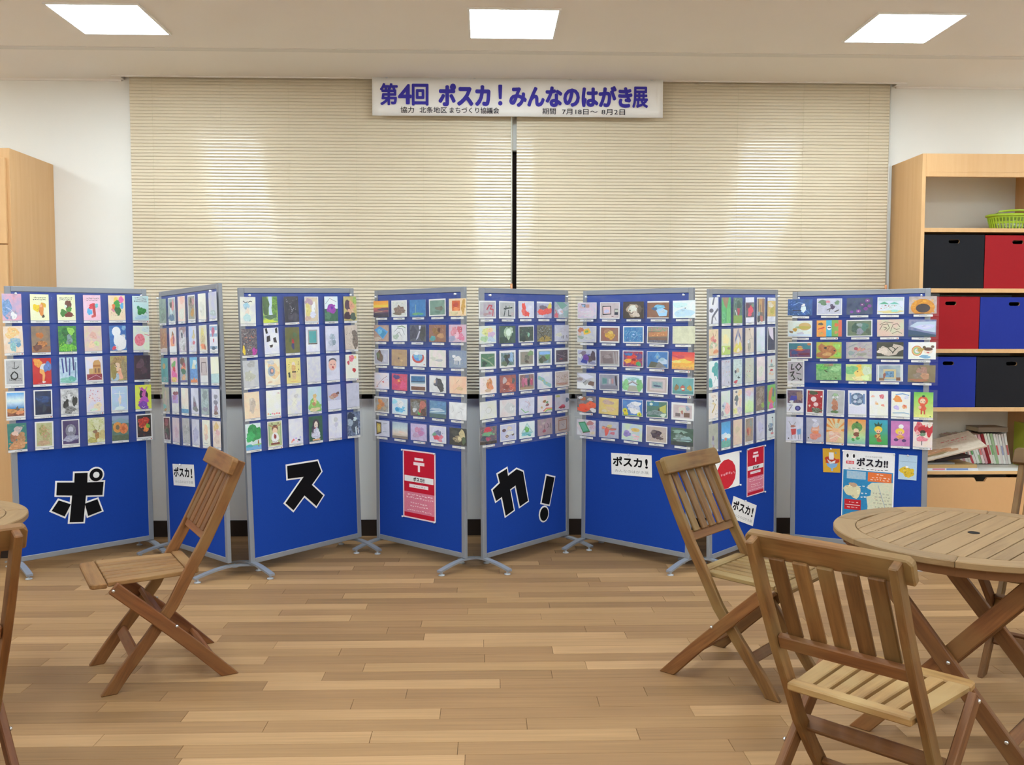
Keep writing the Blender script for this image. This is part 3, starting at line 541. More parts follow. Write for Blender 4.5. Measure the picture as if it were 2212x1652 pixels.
ART[7] = """
black ink strokes on white|0 fff eef 2|l 667 16 54 0 40 26;e 26 50 22 8 667;l 667 15 92 46 60 62 36 76 30 98;l 889 7 60 74 74 88
green foliage with brown earth|0 6c7 5b6 5|p a86 6 0 80 0 56 44 30 30;b 30 76 26 22 8d9/4a6;b 74 70 24 30 7c7;l 375 3 50 45 48 96
red flower among dark leaves|0 465 687 6|b 55 50 16 18 b34;l eee 7 22 50 38 70;r 0 70 100 100 7a4/9a4;n 10 4 90 34 bdd 14 6;b 60 28 30 14 354
white bands around a red flower photo|0 fff eef 2|r 2 20 98 80 445/766;b 60 48 26 18 e45;b 46 68 20 10 e56;b 24 34 20 12 634;b 80 32 12 8 797
wooden pole and red leaves photo|6 765 876 5|r 26 6 66 60 da6/c95;b 74 36 14 30 a75;l 465 5 40 30 46 66;b 56 86 18 14 c76;b 20 86 20 14 444;b 24 66 14 8 8ab
white bands around a golden photo|0 fff dde 2|r 0 14 100 78 ec7/db6;b 60 54 26 18 db4/bb4;b 40 30 30 12 edb
cream with pink carp and green waves|0 eda fdb 3|b 46 60 36 14 8c8/ecb;l b76 4 40 14 54 30;b 36 36 18 10 e98;b 60 44 20 6 d77;b 70 86 26 8 e96;b 50 64 14 10 fed;l a65 3 76 8 66 26
yellow and green field|0 eec eeb 3|r 0 66 100 100 bd6/cd7;b 24 80 14 10 ffd;b 46 40 30 20 fea;b 80 76 14 6 a96
blue and yellow bird with spread wings|0 dcb ecb 3|p 67a 50 4 44 30 14 62 20 40;p 67a 56 4 62 30 94 62 84 40;b 50 78 46 20 ed6;b 52 50 12 16 eee;b 52 88 18 7 fed;l 88a 5 52 0 52 30
beige card with a long-legged bird|0 dcb edc 2|l a98 4 50 10 70 40;e 46 6 8 3 754;b 44 70 18 22 bba/a98;l 998 3 40 70 44 96;l a98 3 60 70 56 96;l 9a8 2 50 44 84 44;b 36 56 12 7 eee
blank pale grey|0 eef dee 2|b 80 88 8 4 fff
white sail against navy night|5 224 335 2|p ede 8 4 66 4 74 56 54 50 24 34;l 112 8 84 4 90 60;r 5 84 95 95 335
sea green swirl on white|0 eff fff 2|b 70 34 36 26 4aa/5bb;b 20 84 24 20 5bb/3aa;l 4aa 8 60 20 92 40 90 70;p fff 20 40 50 46 62 90 40 96;l 788 2 60 56 70 70 50 84
lilac card with rows of tiny coloured people|0 ccd dde 2|n 8 4 92 14 c46 9 6;n 8 22 92 32 69c 12 6;n 8 40 92 50 ea6 12 6;n 8 56 92 66 9c9 10 6;n 8 80 30 96 c45 3 7;n 70 80 92 96 545 3 7
grey card crowded with small animals|0 cdd dee 3|n 8 6 92 26 788 14 7;n 8 28 92 74 799 16 9;b 46 46 22 8 cba;b 24 50 10 7 446;b 60 74 16 4 566;b 26 90 22 6 c45
taupe card with red dots and green plants|0 ccb ddc 2|n 12 30 88 60 c56 10 8;n 10 56 90 92 9b8 14 7;b 46 74 14 6 ddb;n 10 6 90 28 aab 8 5
nearly blank beige|0 edd fee 2|b 50 60 30 24 eed
cream card with a tiny juggler|0 eed eee 2|b 50 22 8 7 c76;l 444 4 14 46 86 44;b 50 60 18 5 c44;b 30 74 18 4 fca;b 62 78 16 4 fdb;b 50 38 14 6 9bb
cream card with a golden dancer|0 eee fed 2|t 30 10 76 20 945 2;l ca4 8 70 46 50 66 34 76;b 50 42 14 5 eda;e 46 32 5 3 222;e 78 30 5 3 444;n 10 70 90 90 a85 6 6;n 10 30 30 60 987 4 5
pink and blue rabbits|0 eee ded 2|b 66 70 34 22 fcc/fbb;b 26 60 20 10 bcd;b 14 88 16 10 99a;e 20 58 6 3 345;b 40 50 14 8 dde
pastel card with dark blue mask|0 eed fed 3|b 36 36 20 14 677;b 36 56 12 10 889;e 34 10 12 5 778;b 74 16 24 12 fda;b 76 50 20 16 fdc;b 20 84 24 12 ee9;b 70 84 26 14 dcd
soft green and pink gradient|0 G eca dde ded dfa cea|b 60 70 30 20 dfb;b 40 20 30 12 ecd
brown collage of squirrels|0 987 765 7|b 60 24 26 18 ba9/876;b 30 64 24 14 a98;b 80 80 20 10 9b4;b 40 86 20 10 876;n 8 8 92 92 ccb 14 6
orange figure on vivid green|0 8c5 7c6 5|p e85 50 10 70 16 46 60 80 76 60 84 10 66 16 30;b 46 92 30 14 e5a;b 76 34 16 20 688;b 92 60 10 40 9c5;b 86 84 10 10 8ac
taupe card with a small purple doll|0 aa9 bba 2|b 46 56 12 9 768;b 44 74 16 8 aab;b 50 86 10 4 a89;b 14 92 14 5 8aa
bright blue sky over a green meadow|0 G 39c 4ae 5be 6bd|b 30 54 30 12 def;b 70 58 30 10 eff;r 0 74 100 100 5a9/6ba;b 46 68 14 6 e97;b 20 72 6 3 d76
plain cream parchment|0 edb ecb 2|b 46 40 24 14 dca;n 30 20 70 60 cb9 6 4
brown photo of hanging lanterns|5 a98 987 4|b 46 56 30 16 c86;b 34 56 10 14 a33;b 70 24 16 14 899;l 776 4 10 14 50 4;b 60 72 14 6 b97;r 5 78 95 95 a98
blank pale violet|0 dde ccd 2|b 50 50 30 24 cce
ink heron with red feet|0 eee dee 3|l 334 6 70 18 76 50 64 84;e 66 17 9 3 333;b 46 50 20 12 79b;b 30 54 14 14 678/bcc;b 44 66 26 7 567;b 62 84 22 4 d77
"""
ART[8] = """
deep blue night with glowing white cat|0 36b 258 3|b 64 36 7 9 fff;b 64 62 10 20 eff;l 9cf 2 24 36 44 20 62 26;n 4 60 96 96 8cf 26 5;r 20 66 56 72 124;n 4 4 30 40 7af 10 6
grey sketch of animals and leaves|5 ccd dde 3|b 24 24 16 16 686;b 80 26 10 12 797;b 62 50 9 16 546;l 555 3 40 70 54 60 50 80;l 444 4 72 80 88 70;b 44 20 8 8 e9a;n 20 40 90 84 99a 12 4
purple morning glories on blue|0 457 346 3|e 80 18 9 11 849;e 60 42 9 11 738;e 88 50 8 10 849;e 46 80 9 10 94a;e 74 66 9 11 839;n 30 20 96 94 585 26 6;e 20 84 7 8 73a;e 80 18 3 3 ecd;e 46 80 3 3 ecd;e 60 42 3 3 ecd
children lined up on a beach|4 dee eef 2|p 6b9 6 40 26 26 46 42;p 7cb 44 40 64 28 84 42;b 50 86 42 9 ed9;n 10 46 92 70 c64 18 6;n 10 44 92 56 222 14 4;r 4 4 96 20 cdd;b 66 80 16 6 aed;n 10 56 92 72 fff 12 5
big sunflower with dark centre|0 ba9 dcc 3|e 50 64 44 50 ea3/d82;n 8 20 92 60 fb3 30 9;n 10 70 90 96 e92 20 8;e 51 68 26 26 433
straw hat lying on the beach|4 eed eff 2|e 70 36 26 24 db7;e 66 42 30 9 cb5;b 30 56 8 12 da4;p ccd 36 78 60 68 68 82 48 92;p 975 6 62 24 66 20 78 8 74;r 4 84 96 96 def;b 40 40 8 5 9b8
orange, blue and green animal panels|0 fb4 f94 3|r 38 0 60 100 4bd;r 60 0 86 100 8b5;r 86 0 100 100 e75;e 50 46 9 14 fff;r 44 42 58 48 224;b 16 22 9 9 654;l d33 4 6 54 30 44;b 78 30 8 10 e74;b 18 80 9 9 da5;b 78 74 8 9 d95
grey green animals photo|6 676 786 4|b 34 50 16 26 354/465;b 70 42 16 22 587;b 52 70 14 18 99a;b 84 70 9 18 565;b 52 30 12 10 9aa
beige card with fine ink line drawing|0 ddb ecb 2|l 654 2 10 60 20 30 40 26 46 50 34 70;l 654 2 50 70 60 30 76 26 86 46;l 765 2 56 84 76 70 92 84;l 543 2 24 44 36 50 28 62;l 654 2 62 50 72 60 84 56;l 765 2 10 30 30 14 60 20
pale cloud over dark blue hills|0 99b 67a 3|p cde 4 40 30 14 98 10 98 74 60 66;p 357 0 60 40 70 100 88 100 100 0 100;b 60 42 34 14 ddf;r 0 90 100 100 356
small boat on a red and teal sea|7 279 288 3|r 8 44 92 92 437/846;p fc5 36 38 64 38 58 46 42 46;b 50 30 9 6 fa5;p e64 26 46 74 46 60 54 40 54;b 70 74 20 8 724;b 28 66 14 10 248;e 88 14 8 8 c74
brown fawn head in green light|0 cb4 9c5 4|b 44 50 36 30 c84/a63;p b74 6 30 20 6 36 30;e 36 36 6 7 432;b 70 52 10 16 b63;e 72 52 4 4 322;b 26 80 26 22 b74;b 82 24 14 16 ad6;b 86 78 14 14 9d5;b 44 74 16 12 da6
grey card with painted insects|0 bab ccb 3|b 54 46 16 10 d98;e 38 40 8 10 b56;b 20 66 14 12 9aa;n 50 30 92 60 a65 10 6;l 899 2 10 30 40 10;l 9aa 2 30 90 80 12;b 60 74 20 10 aa9;l aaa 3 0 40 60 0
black and white sketch of a figure|0 332 443 4|b 58 44 40 34 dcb;n 20 14 90 70 443 26 4;b 24 52 20 18 edc;l 443 3 40 30 60 60 80 30;r 0 84 100 96 bba;l 332 3 50 20 70 40 60 66;b 44 20 20 10 332
doll-like figure with rainbow rings|0 ffe fff 2|e 32 50 20 30 d86;e 32 50 17 25 ec7;e 32 50 13 20 9c9;e 32 50 9 13 eee;e 72 50 17 19 fed;e 72 40 17 10 643;e 58 30 6 8 653;e 88 26 6 8 643;b 60 84 20 10 8bd;b 44 44 14 10 ca5;b 72 60 5 3 d55
black calligraphy on grey paper|5 cbc bbb 3|l 222 7 28 14 24 36 40 34;l 222 7 70 10 50 26 66 40 84 24 70 12;l 222 7 16 50 40 46 22 66;l 333 5 54 52 80 56;l 222 6 30 60 44 76 24 84;l 333 5 60 72 72 80;e 80 80 6 5 222;e 26 94 8 3 222;r 5 84 95 95 eee
green garden photograph|0 6a6 9c8 5|l 452 5 34 40 80 90;b 20 20 24 18 8d6/4a4;b 60 70 34 20 9c8/7a6;b 44 8 16 10 895;b 60 6 10 8 a86;b 80 30 20 16 ad9
yellow deer in soft green light|0 de9 cd9 3|b 52 56 20 26 fd7;b 50 20 14 16 fc4;b 20 34 24 28 8c8;b 82 40 16 30 dec;b 50 88 26 14 fea;e 46 44 3 4 875;b 76 80 18 14 efb
gallery room with framed blue picture|5 bcc 9ab 2|r 26 28 74 84 dc9;r 33 40 66 76 579/8bd;r 5 80 30 96 975;r 74 76 95 96 853;r 5 5 10 95 eee;r 90 5 95 95 eee;b 30 66 5 16 a65
brown card with a blurred pale hare|0 986 875 3|b 52 36 22 24 b98/a76;b 60 64 18 18 c97;b 40 88 32 8 b75;l 765 4 46 20 40 4;b 34 60 14 16 987
white card with a purple photo|0 eef fff 2|r 6 6 94 60 867/546;b 42 40 22 12 44b;b 76 30 16 20 a87;e 66 82 17 11 338;e 66 82 9 6 66b;l 877 4 14 92 34 68;b 24 70 8 5 ccd;b 30 54 14 5 eee
red New Year card with white snowmen|7 c23 a22 3|e 42 40 16 11 fee;e 56 62 14 9 fdd;b 40 14 24 8 453;b 60 86 32 10 8a8/533;n 10 12 90 82 fbb 14 6;e 20 68 6 4 fed;e 86 28 5 4 fee
grey vase with curly flowers|4 bbb ccc 2|b 46 54 17 16 c86;b 46 74 16 12 b75;l 7a7 3 46 40 30 26 40 14;l 7a7 3 50 40 66 24 56 14;e 36 30 6 5 eee;e 60 28 6 5 eee;b 46 90 20 6 685;b 48 20 12 6 ac9
dark blue globe on white|4 eef fff 2|e 50 36 40 26 568/79b;e 40 28 13 9 cde;b 64 44 13 8 bcd;e 38 46 9 5 dde;b 62 24 11 6 89b;r 8 10 18 56 79c;r 82 14 92 56 79c;r 4 66 96 96 eef
white card with orange and pink dabs|0 fff ffe 2|b 66 22 14 8 e78;b 18 22 9 5 fcb;b 40 52 8 5 fc8;b 72 58 9 5 fa9;l eaa 4 76 16 60 30;b 34 46 5 4 fdc
big orange sun and coloured clouds|0 fff ffe 2|b 34 30 24 12 f94/fa5;l 7ad 5 24 12 60 8 92 14;b 28 64 14 9 dcf;b 70 60 12 9 fb8;l 8bd 4 10 86 70 84 96 88;b 80 22 12 8 eef;b 72 56 6 4 e76
orange-headed figure on green|0 G 7c5 ad6 cd7 ee8|e 48 34 26 18 e64;e 46 36 15 11 fdb;b 46 60 20 14 e64;r 36 70 44 88 d53;r 52 70 60 88 d53;e 50 16 8 4 243;e 32 60 8 6 fca;e 38 38 2 2 432;e 54 38 2 2 432;e 86 96 5 2 4a4
red and blue spotted goat|0 dde eef 2|p d44 28 52 60 50 58 74 34 78;p 7ad 64 54 88 48 88 72 68 76;l 9ab 4 72 76 74 94;l a88 4 34 78 36 94;l 9ab 4 86 72 88 94;b 40 40 13 6 c87;l 999 3 30 36 16 20;l 999 3 46 34 56 22;e 16 92 4 3 333;l a88 4 54 76 54 92
pink layered cake on grey|0 ccd bbc 2|b 52 56 25 26 eba/ea8;b 50 78 32 14 e98;b 54 30 17 13 dde;b 54 62 20 5 f96;b 48 12 14 6 eef;b 50 50 16 4 fcb;e 12 86 4 3 444
orange rays with pale swirling figure|0 eda ec9 2|p e94 0 0 14 0 46 40;p e94 28 0 42 0 52 36;p e94 62 0 78 0 58 38;p e94 100 10 100 24 64 42;p e94 0 20 0 34 44 44;p e94 100 40 100 52 64 50;b 50 50 30 11 fc9;b 60 28 15 10 ddb;b 46 76 32 20 fcb/eb9;b 28 62 14 10 fdc;l fed 5 20 86 60 70 86 80;p e94 0 48 0 58 40 50
melon-hatted child on orange and green|0 G e94 db7 bd9 8cb|e 52 32 30 20 7a4/595;l 363 2 30 30 74 36;l 363 2 36 22 70 46;l 363 2 52 14 52 50;e 48 46 15 9 fdb;b 50 62 17 9 842;b 40 74 12 5 fca;b 32 84 9 6 4a5;b 58 78 10 6 4a5;b 52 12 6 4 453
pineapple-haired child on teal|0 G 2ac 3aa 4a6 3a4|p 254 34 28 28 12 44 18 50 6 58 18 72 12 66 28;e 50 38 22 13 fd3;e 50 46 14 8 fca;b 48 68 17 11 eb6;e 36 66 7 6 a63;b 54 82 13 8 a52;l 852 4 40 78 62 62;e 44 46 2 2 322;e 56 46 2 2 322;b 50 56 6 3 843
yellow-haired child with egg on pink|0 d8c c7b 2|e 54 22 14 9 fff;e 48 42 24 13 fd4;e 50 48 13 9 fca;b 50 64 18 9 ea5;e 28 76 12 6 537;e 70 78 12 6 537;l b85 4 40 74 62 66;e 44 48 2 2 433;e 56 48 2 2 433;b 76 92 4 3 b6a
girl in red hat and ballet dress|0 fed fee 2|b 28 22 24 20 d45/e78;b 84 30 20 24 d34/c23;b 40 40 24 14 fbb;e 50 30 26 14 c23;e 50 40 15 8 321;b 50 50 14 8 797;b 46 68 34 9 e89/f9a;l 444 4 46 76 46 92;l 655 3 20 56 40 50;b 84 10 14 10 fed;b 54 16 8 4 e44
"""

# ================================================================ room shell
WX0, WX1, WZ0, WZ1 = -2.26, 2.65, 0.925, 2.57      # window opening
SX0, SX1, SY0 = -2.341, 2.712, 5.99                # blind recess in the ceiling

def struct(o): o['kind'] = 'structure'; return o

wt = 0.14
struct(boxes('wall_back', [
    (XL, WX0, D, D + wt, 0, ZC + 0.16), (WX1, XR, D, D + wt, 0, ZC + 0.16),
    (WX0, WX1, D, D + wt, 0, WZ0), (WX0, WX1, D, D + wt, WZ1, ZC + 0.16)], M['wall']))
struct(box('wall_left', XL - wt, XL, YB, D + wt, 0, ZC + 0.16, M['wall']))
struct(box('wall_right', XR, XR + wt, YB, D + wt, 0, ZC + 0.16, M['wall']))
struct(box('wall_front', XL - wt, XR + wt, YB - wt, YB, 0, ZC + 0.16, M['wall']))
struct(boxes('ceiling', [
    (XL, XR, YB, SY0, ZC, ZC + 0.02), (XL, SX0, SY0, D, ZC, ZC + 0.02), (SX1, XR, SY0, D, ZC, ZC + 0.02),
    (SX0 - 0.02, SX1 + 0.02, SY0 - 0.02, D, ZC + 0.12, ZC + 0.14), (SX0 - 0.02, SX1 + 0.02, SY0 - 0.02, SY0, ZC + 0.02, ZC + 0.12),
    (SX0 - 0.02, SX0, SY0, D, ZC + 0.02, ZC + 0.12), (SX1, SX1 + 0.02, SY0, D, ZC + 0.02, ZC + 0.12)], M['ceil']))
# aluminium air slot across the ceiling, in lengths
t1 = struct(box('trim_1', XL, XR, 5.375, 5.432, ZC - 0.003, ZC, M['slotstrip']))
for a, b in ((XL, -1.674), (-1.418, 1.596), (1.859, XR)):
    box('slot_gap', a, b, 5.4325, 5.4385, ZC - 0.0012, ZC + 0.001, M['dark_gap'], t1)
# white edging around the blind recess and between ceiling and wall
struct(boxes('trim_2', [(SX0 - 0.05, SX1 + 0.05, SY0 - 0.022, SY0, ZC - 0.006, ZC), (SX0 - 0.02, SX0, SY0, D - 0.012, ZC - 0.004, ZC), (SX1, SX1 + 0.02, SY0, D - 0.012, ZC - 0.004, ZC)], M['white_trim']))
struct(boxes('trim_3', [(XL, SX0 - 0.02, D - 0.012, D, ZC - 0.012, ZC), (SX1 + 0.02, XR, D - 0.012, D, ZC - 0.012, ZC)], M['ceil']))
struct(box('baseboard_back', XL, XR, D - 0.012, D, 0, 0.108, M['baseb']))
struct(box('baseboard_left', XL, XL + 0.012, YB, D - 0.012, 0, 0.108, M['baseb']))
struct(box('baseboard_right', XR - 0.012, XR, YB, D - 0.012, 0, 0.108, M['baseb']))

# window behind the blinds: dark bronze sashes, night outside
w = struct(boxes('window_1', [
    (WX0, WX1, D + 0.05, D + 0.11, WZ0, WZ0 + 0.05), (WX0, WX1, D + 0.05, D + 0.11, WZ1 - 0.05, WZ1),
    (WX0, WX0 + 0.05, D + 0.05, D + 0.11, WZ0 + 0.05, WZ1 - 0.05), (WX1 - 0.05, WX1, D + 0.05, D + 0.11, WZ0 + 0.05, WZ1 - 0.05)], M['wframe']))
box('mullion', 0.12, 0.27, D + 0.03, D + 0.11, WZ0 + 0.05, WZ1 - 0.05, M['wframe'], w)
for a in (-1.04, 1.45):
    box('mullion', a - 0.03, a + 0.03, D + 0.05, D + 0.11, WZ0 + 0.05, WZ1 - 0.05, M['wframe'], w)
for a, b in ((WX0 + 0.05, -1.07), (-1.01, 0.12), (0.27, 1.42), (1.48, WX1 - 0.05)):
    box('pane', a, b, D + 0.078, D + 0.084, WZ0 + 0.05, WZ1 - 0.05, M['glass'], w)
box('window_sill', WX0, WX1, D - 0.012, D + 0.05, WZ0 - 0.02, WZ0, M['wall'], w)

# ---------------------------------------------------------------- floor of wood planks
fl = struct(box('floor', XL, XR, YB, D, -0.06, -0.004, M['baseb']))
PW, PL = 0.0915, 0.92
planks = []
y = YB; row = 0
fr = random.Random(3)
while y < D - 1e-4:
    y1 = min(y + PW, D)
    x = XL - fr.uniform(0, PL)
    while x < XR:
        x0, x1 = max(x, XL), min(x + PL, XR)
        if x1 - x0 > 0.01: planks.append((x0, x1, y, y1, fr.random()))
        x += PL
    y = y1; row += 1

def vis(p):
    cx, cy = (p[0] + p[1]) / 2, (p[2] + p[3]) / 2
    if cy < 2.55: return -1
    if abs(cx - cy * 0.03) > cy * 0.58 + 0.45: return -1
    return 1.0 / cy
order = sorted(planks, key=vis, reverse=True)
near = [p for p in order[:300] if vis(p) > 0]
rest = order[len(near):]
def plank_mesh(name, lst):
    bm = bmesh.new(); tones = []
    for x0, x1, y0, y1, t in lst:
        dz = (t - 0.5) * 0.0004
        a = 0.0012
        lo = [bm.verts.new(c) for c in ((x0 + .0002, y0 + .0002, -0.003 + dz), (x1 - .0002, y0 + .0002, -0.003 + dz), (x1 - .0002, y1 - .0002, -0.003 + dz), (x0 + .0002, y1 - .0002, -0.003 + dz))]
        hi = [bm.verts.new(c) for c in ((x0 + a, y0 + a * .6, dz), (x1 - a, y0 + a * .6, dz), (x1 - a, y1 - a * .6, dz), (x0 + a, y1 - a * .6, dz))]
        bm.faces.new(hi); tones.append(t)
        for k in range(4):
            bm.faces.new((lo[k], lo[(k + 1) % 4], hi[(k + 1) % 4], hi[k])); tones.append(t)
    me = bpy.data.meshes.new(name); bm.to_mesh(me); bm.free()
    at = me.attributes.new('tone', 'FLOAT', 'FACE')
    at.data.foreach_set('value', tones)
    return me
for p in near:
    link_mesh('plank', plank_mesh('plank', [p]), M['floor'], fl)
o = link_mesh('plank_field', plank_mesh('plank_field', rest), M['floor'], fl); o['kind'] = 'stuff'

# ---------------------------------------------------------------- ceiling lights
def ceiling_light(name):
    r = empty(name)
    s = 0.2256
    boxes('frame', [(-s - .012, s + .012, -s - .012, -s, -0.008, 0), (-s - .012, s + .012, s, s + .012, -0.008, 0), (-s - .012, -s, -s, s, -0.008, 0), (s, s + .012, -s, s, -0.008, 0)], M['lampframe'], r)
    box('diffuser', -s, s, -s, s, -0.006, -0.001, M['lamp'], r)
    return r
proto = None
cols = [-1.958 - 2.1, -1.958, 0.147, 2.237, 2.237 + 2.1]
rows = [4.90, 2.80, 0.70, -1.40, -3.50]
cname = {1: 'left', 2: 'middle', 3: 'right'}
for j, yy in enumerate(rows):
    for i, xx in enumerate(cols):
        if proto is None:
            proto = ceiling_light('ceiling_light'); c = proto
        else:
            c = copy_tree(proto)
        c.location = (xx, yy, ZC)
        if j == 0 and i in cname:
            lab = {1: 'square flush ceiling light above the panel with the first letter, left of three', 2: 'square flush ceiling light in front of the banner, middle of three', 3: 'square flush ceiling light above the open shelf, right of three'}[i]
        else:
            lab = 'square flush ceiling light, %s row from the banner wall, %s column' % (['first', 'second', 'third', 'fourth', 'fifth'][j], ['leftmost', 'second', 'middle', 'fourth', 'rightmost'][i])
        tag(c, lab, 'ceiling light', 'square ceiling lights')

# ---------------------------------------------------------------- venetian blinds
BY = 6.030
def slat_mesh(w):
    """curved 25 mm slat, room-side edge down"""
    bm = bmesh.new(); n = 6; sw = 0.0255; th = math.radians(77)
    rows_ = []
    for sgn in (0, 1):
        for i in range(n + 1):
            t = i / n - 0.5
            bow = 0.0016 * (1 - (2 * t) ** 2) - 0.00035 * sgn
            # local: t along slat width, bow along outward normal
            yy = t * sw * math.cos(th) - bow * math.sin(th)
            zz = t * sw * math.sin(th) + bow * math.cos(th)
            rows_.append([bm.verts.new((xx, yy, zz)) for xx in (-w / 2, w / 2)])
    k = n + 1
    for base in (0, k):
        for i in range(n):
            a, b = rows_[base + i], rows_[base + i + 1]
            bm.faces.new((a[0], a[1], b[1], b[0]))
    for i in (0, n):
        a, b = rows_[i], rows_[k + i]
        bm.faces.new((a[0], a[1], b[1], b[0]))
    bmesh.ops.recalc_face_normals(bm, faces=bm.faces[:])
    me = bpy.data.meshes.new('slat'); bm.to_mesh(me); bm.free()
    for p in me.polygons: p.use_smooth = True
    me.materials.append(M['blind'])
    return me

def blind(x0, x1, label, wand_x):
    w = x1 - x0; cx = (x0 + x1) / 2
    r = empty('venetian_blind', Matrix.Translation((cx, BY, 0.96)))
    tag(r, label, 'blind', 'venetian blinds over the window')
    box('head_rail', -w / 2, w / 2, -0.018, 0.018, 2.095, 2.12, M['rail'], r)
    box('bottom_rail', -w / 2, w / 2, -0.010, 0.010, 0.0, 0.014, M['rail'], r)
    me = slat_mesh(w - 0.006)
    n = 98; z0 = 0.027; pitch = (2.085 - z0) / n
    br = random.Random(int(abs(cx) * 100))
    for i in range(n):
        o = link_mesh('slat', me, None, r)
        o.location = (0, 0, z0 + i * pitch + br.uniform(-.0003, .0003))
        open_ = max(0.0, 1 - i / 16.0)
        o.rotation_euler = (math.radians(-7) * open_ + math.radians(br.uniform(-0.7, 0.7)), 0, 0)
    for k in range(6):
        fx = -w / 2 + w * (0.06 + 0.176 * k)
        bm = bmesh.new(); tube(bm, [(fx, -0.0085, 0.01), (fx, -0.0085, 2.1)], 0.0007, 4)
        from_bm('ladder_cord', bm, M['blindcord'], r)
    bm = bmesh.new(); tube(bm, [(wand_x - cx, -0.028, 0.72), (wand_x - cx, -0.024, 2.09)], 0.0035, 6)
    wd = from_bm('wand', bm, M['wandm'], r, True)
    bm = bmesh.new(); tube(bm, [(wand_x - cx, -0.028, 0.64), (wand_x - cx, -0.028, 0.73)], 0.008, 8)
    from_bm('wand_grip', bm, M['orange'], wd, True)
    return r
blind(-2.300, 0.181, 'beige slatted blind covering the left half of the window', 0.172)
blind(0.203, 2.688, 'beige slatted blind covering the right half of the window', 2.672)

# ---------------------------------------------------------------- flat lettering
def text_geo(body, x0, x1, y0, y1, bold=0.0, res=3):
    cu = bpy.data.curves.new('txt', 'FONT'); cu.body = body; cu.resolution_u = res
    cu.dimensions = '2D'; cu.fill_mode = 'BOTH'
    ob = bpy.data.objects.new('txt', cu); COL.objects.link(ob)
    bpy.context.view_layer.update()
    me = ob.to_mesh()
    vs = [(v.co.x, v.co.y) for v in me.vertices]; fs = [tuple(p.vertices) for p in me.polygons]
    ob.to_mesh_clear(); bpy.data.objects.remove(ob); bpy.data.curves.remove(cu)
    ax, bx = min(v[0] for v in vs), max(v[0] for v in vs); ay, by = min(v[1] for v in vs), max(v[1] for v in vs)
    base = [(x0 + (x - ax) / (bx - ax) * (x1 - x0), y0 + (yv - ay) / (by - ay) * (y1 - y0)) for x, yv in vs]
    if bold <= 0: return [(x, z, 0) for x, z in base], fs
    e = (y1 - y0) * bold; V, Fs = [], []
    for k in range(9):        # strokes thickened by overlapping shifted copies
        dx, dy = (0, 0) if k == 8 else (e * math.cos(k * math.pi / 4), e * math.sin(k * math.pi / 4))
        o0 = len(V); V += [(x + dx, yv + dy, k) for x, yv in base]; Fs += [tuple(i + o0 for i in f) for f in fs]
    return V, Fs

def text_obj(name, specs, ydepth, mat, parent):
    """specs: (body, x0, x1, z0, z1, bold) on the local XZ plane facing -Y"""
    for s in specs:
        v, f = text_geo(*s)
        me = bpy.data.meshes.new(name); me.from_pydata([(x, ydepth - 0.00005 * k, z) for x, z, k in v], [], f); me.update()
        link_mesh(name, me, mat, parent)

# ---------------------------------------------------------------- banner
bn = empty('banner', Matrix.Translation((0.2135, 5.962, 2.765)))
tag(bn, 'long white banner with violet and black Japanese lettering under the ceiling', 'banner')
bw, bh = 1.882, 0.242
bm = bmesh.new(); nx = 40
rowsv = []
for zi in range(6):
    rowsv.append([bm.verts.new((-bw / 2 + bw * i / nx, 0.0025 * math.sin(i * 0.55) * (1 - zi / 5) + 0.0012 * math.sin(i * .9 + zi), bh * zi / 5)) for i in range(nx + 1)])
for zi in range(5):
    for i in range(nx): bm.faces.new((rowsv[zi][i], rowsv[zi][i + 1], rowsv[zi + 1][i + 1], rowsv[zi + 1][i]))
clo = from_bm('cloth', bm, M['bannercloth'], bn, True)
sol = clo.modifiers.new('thickness', 'SOLIDIFY'); sol.thickness = 0.0015
def bx(px): return (px - 1117.5) / 631.0 * bw
text_obj('title_lettering', [
    ('第', bx(820), bx(856), .068, .201, .030), ('4', bx(859), bx(886), .075, .195, .035), ('回', bx(889), bx(922), .068, .198, .034),
    ('ポスカ', bx(947), bx(1055), .068, .199, .054), ('！', bx(1075), bx(1082), .072, .197, .03),
    ('みんなのはがき', bx(1100), bx(1364), .066, .193, .050), ('展', bx(1367), bx(1399), .064, .193, .030)], -0.006, M['bannerblue'], bn)
text_obj('small_lettering', [
    ('協力', bx(863), bx(892), .017, .056, .008), ('北条地区', bx(904), bx(963), .017, .056, .008), ('まちづくり協議会', bx(969), bx(1076), .017, .056, .008),
    ('期間', bx(1170), bx(1199), .015, .054, .008), ('7月18日～', bx(1213), bx(1290), .015, .051, .008), ('8月2日', bx(1299), bx(1350), .015, .051, .008)], -0.006, M['inkdark'], bn)
for px in (-0.45, -0.15, 0.18, 0.46):
    lathe('pin', [(0.0, 0), (0.006, 0.001), (0.006, 0.004), (0.0, 0.005)], M['pin'], bn, 8, (px * bw, -0.006, bh - 0.006))

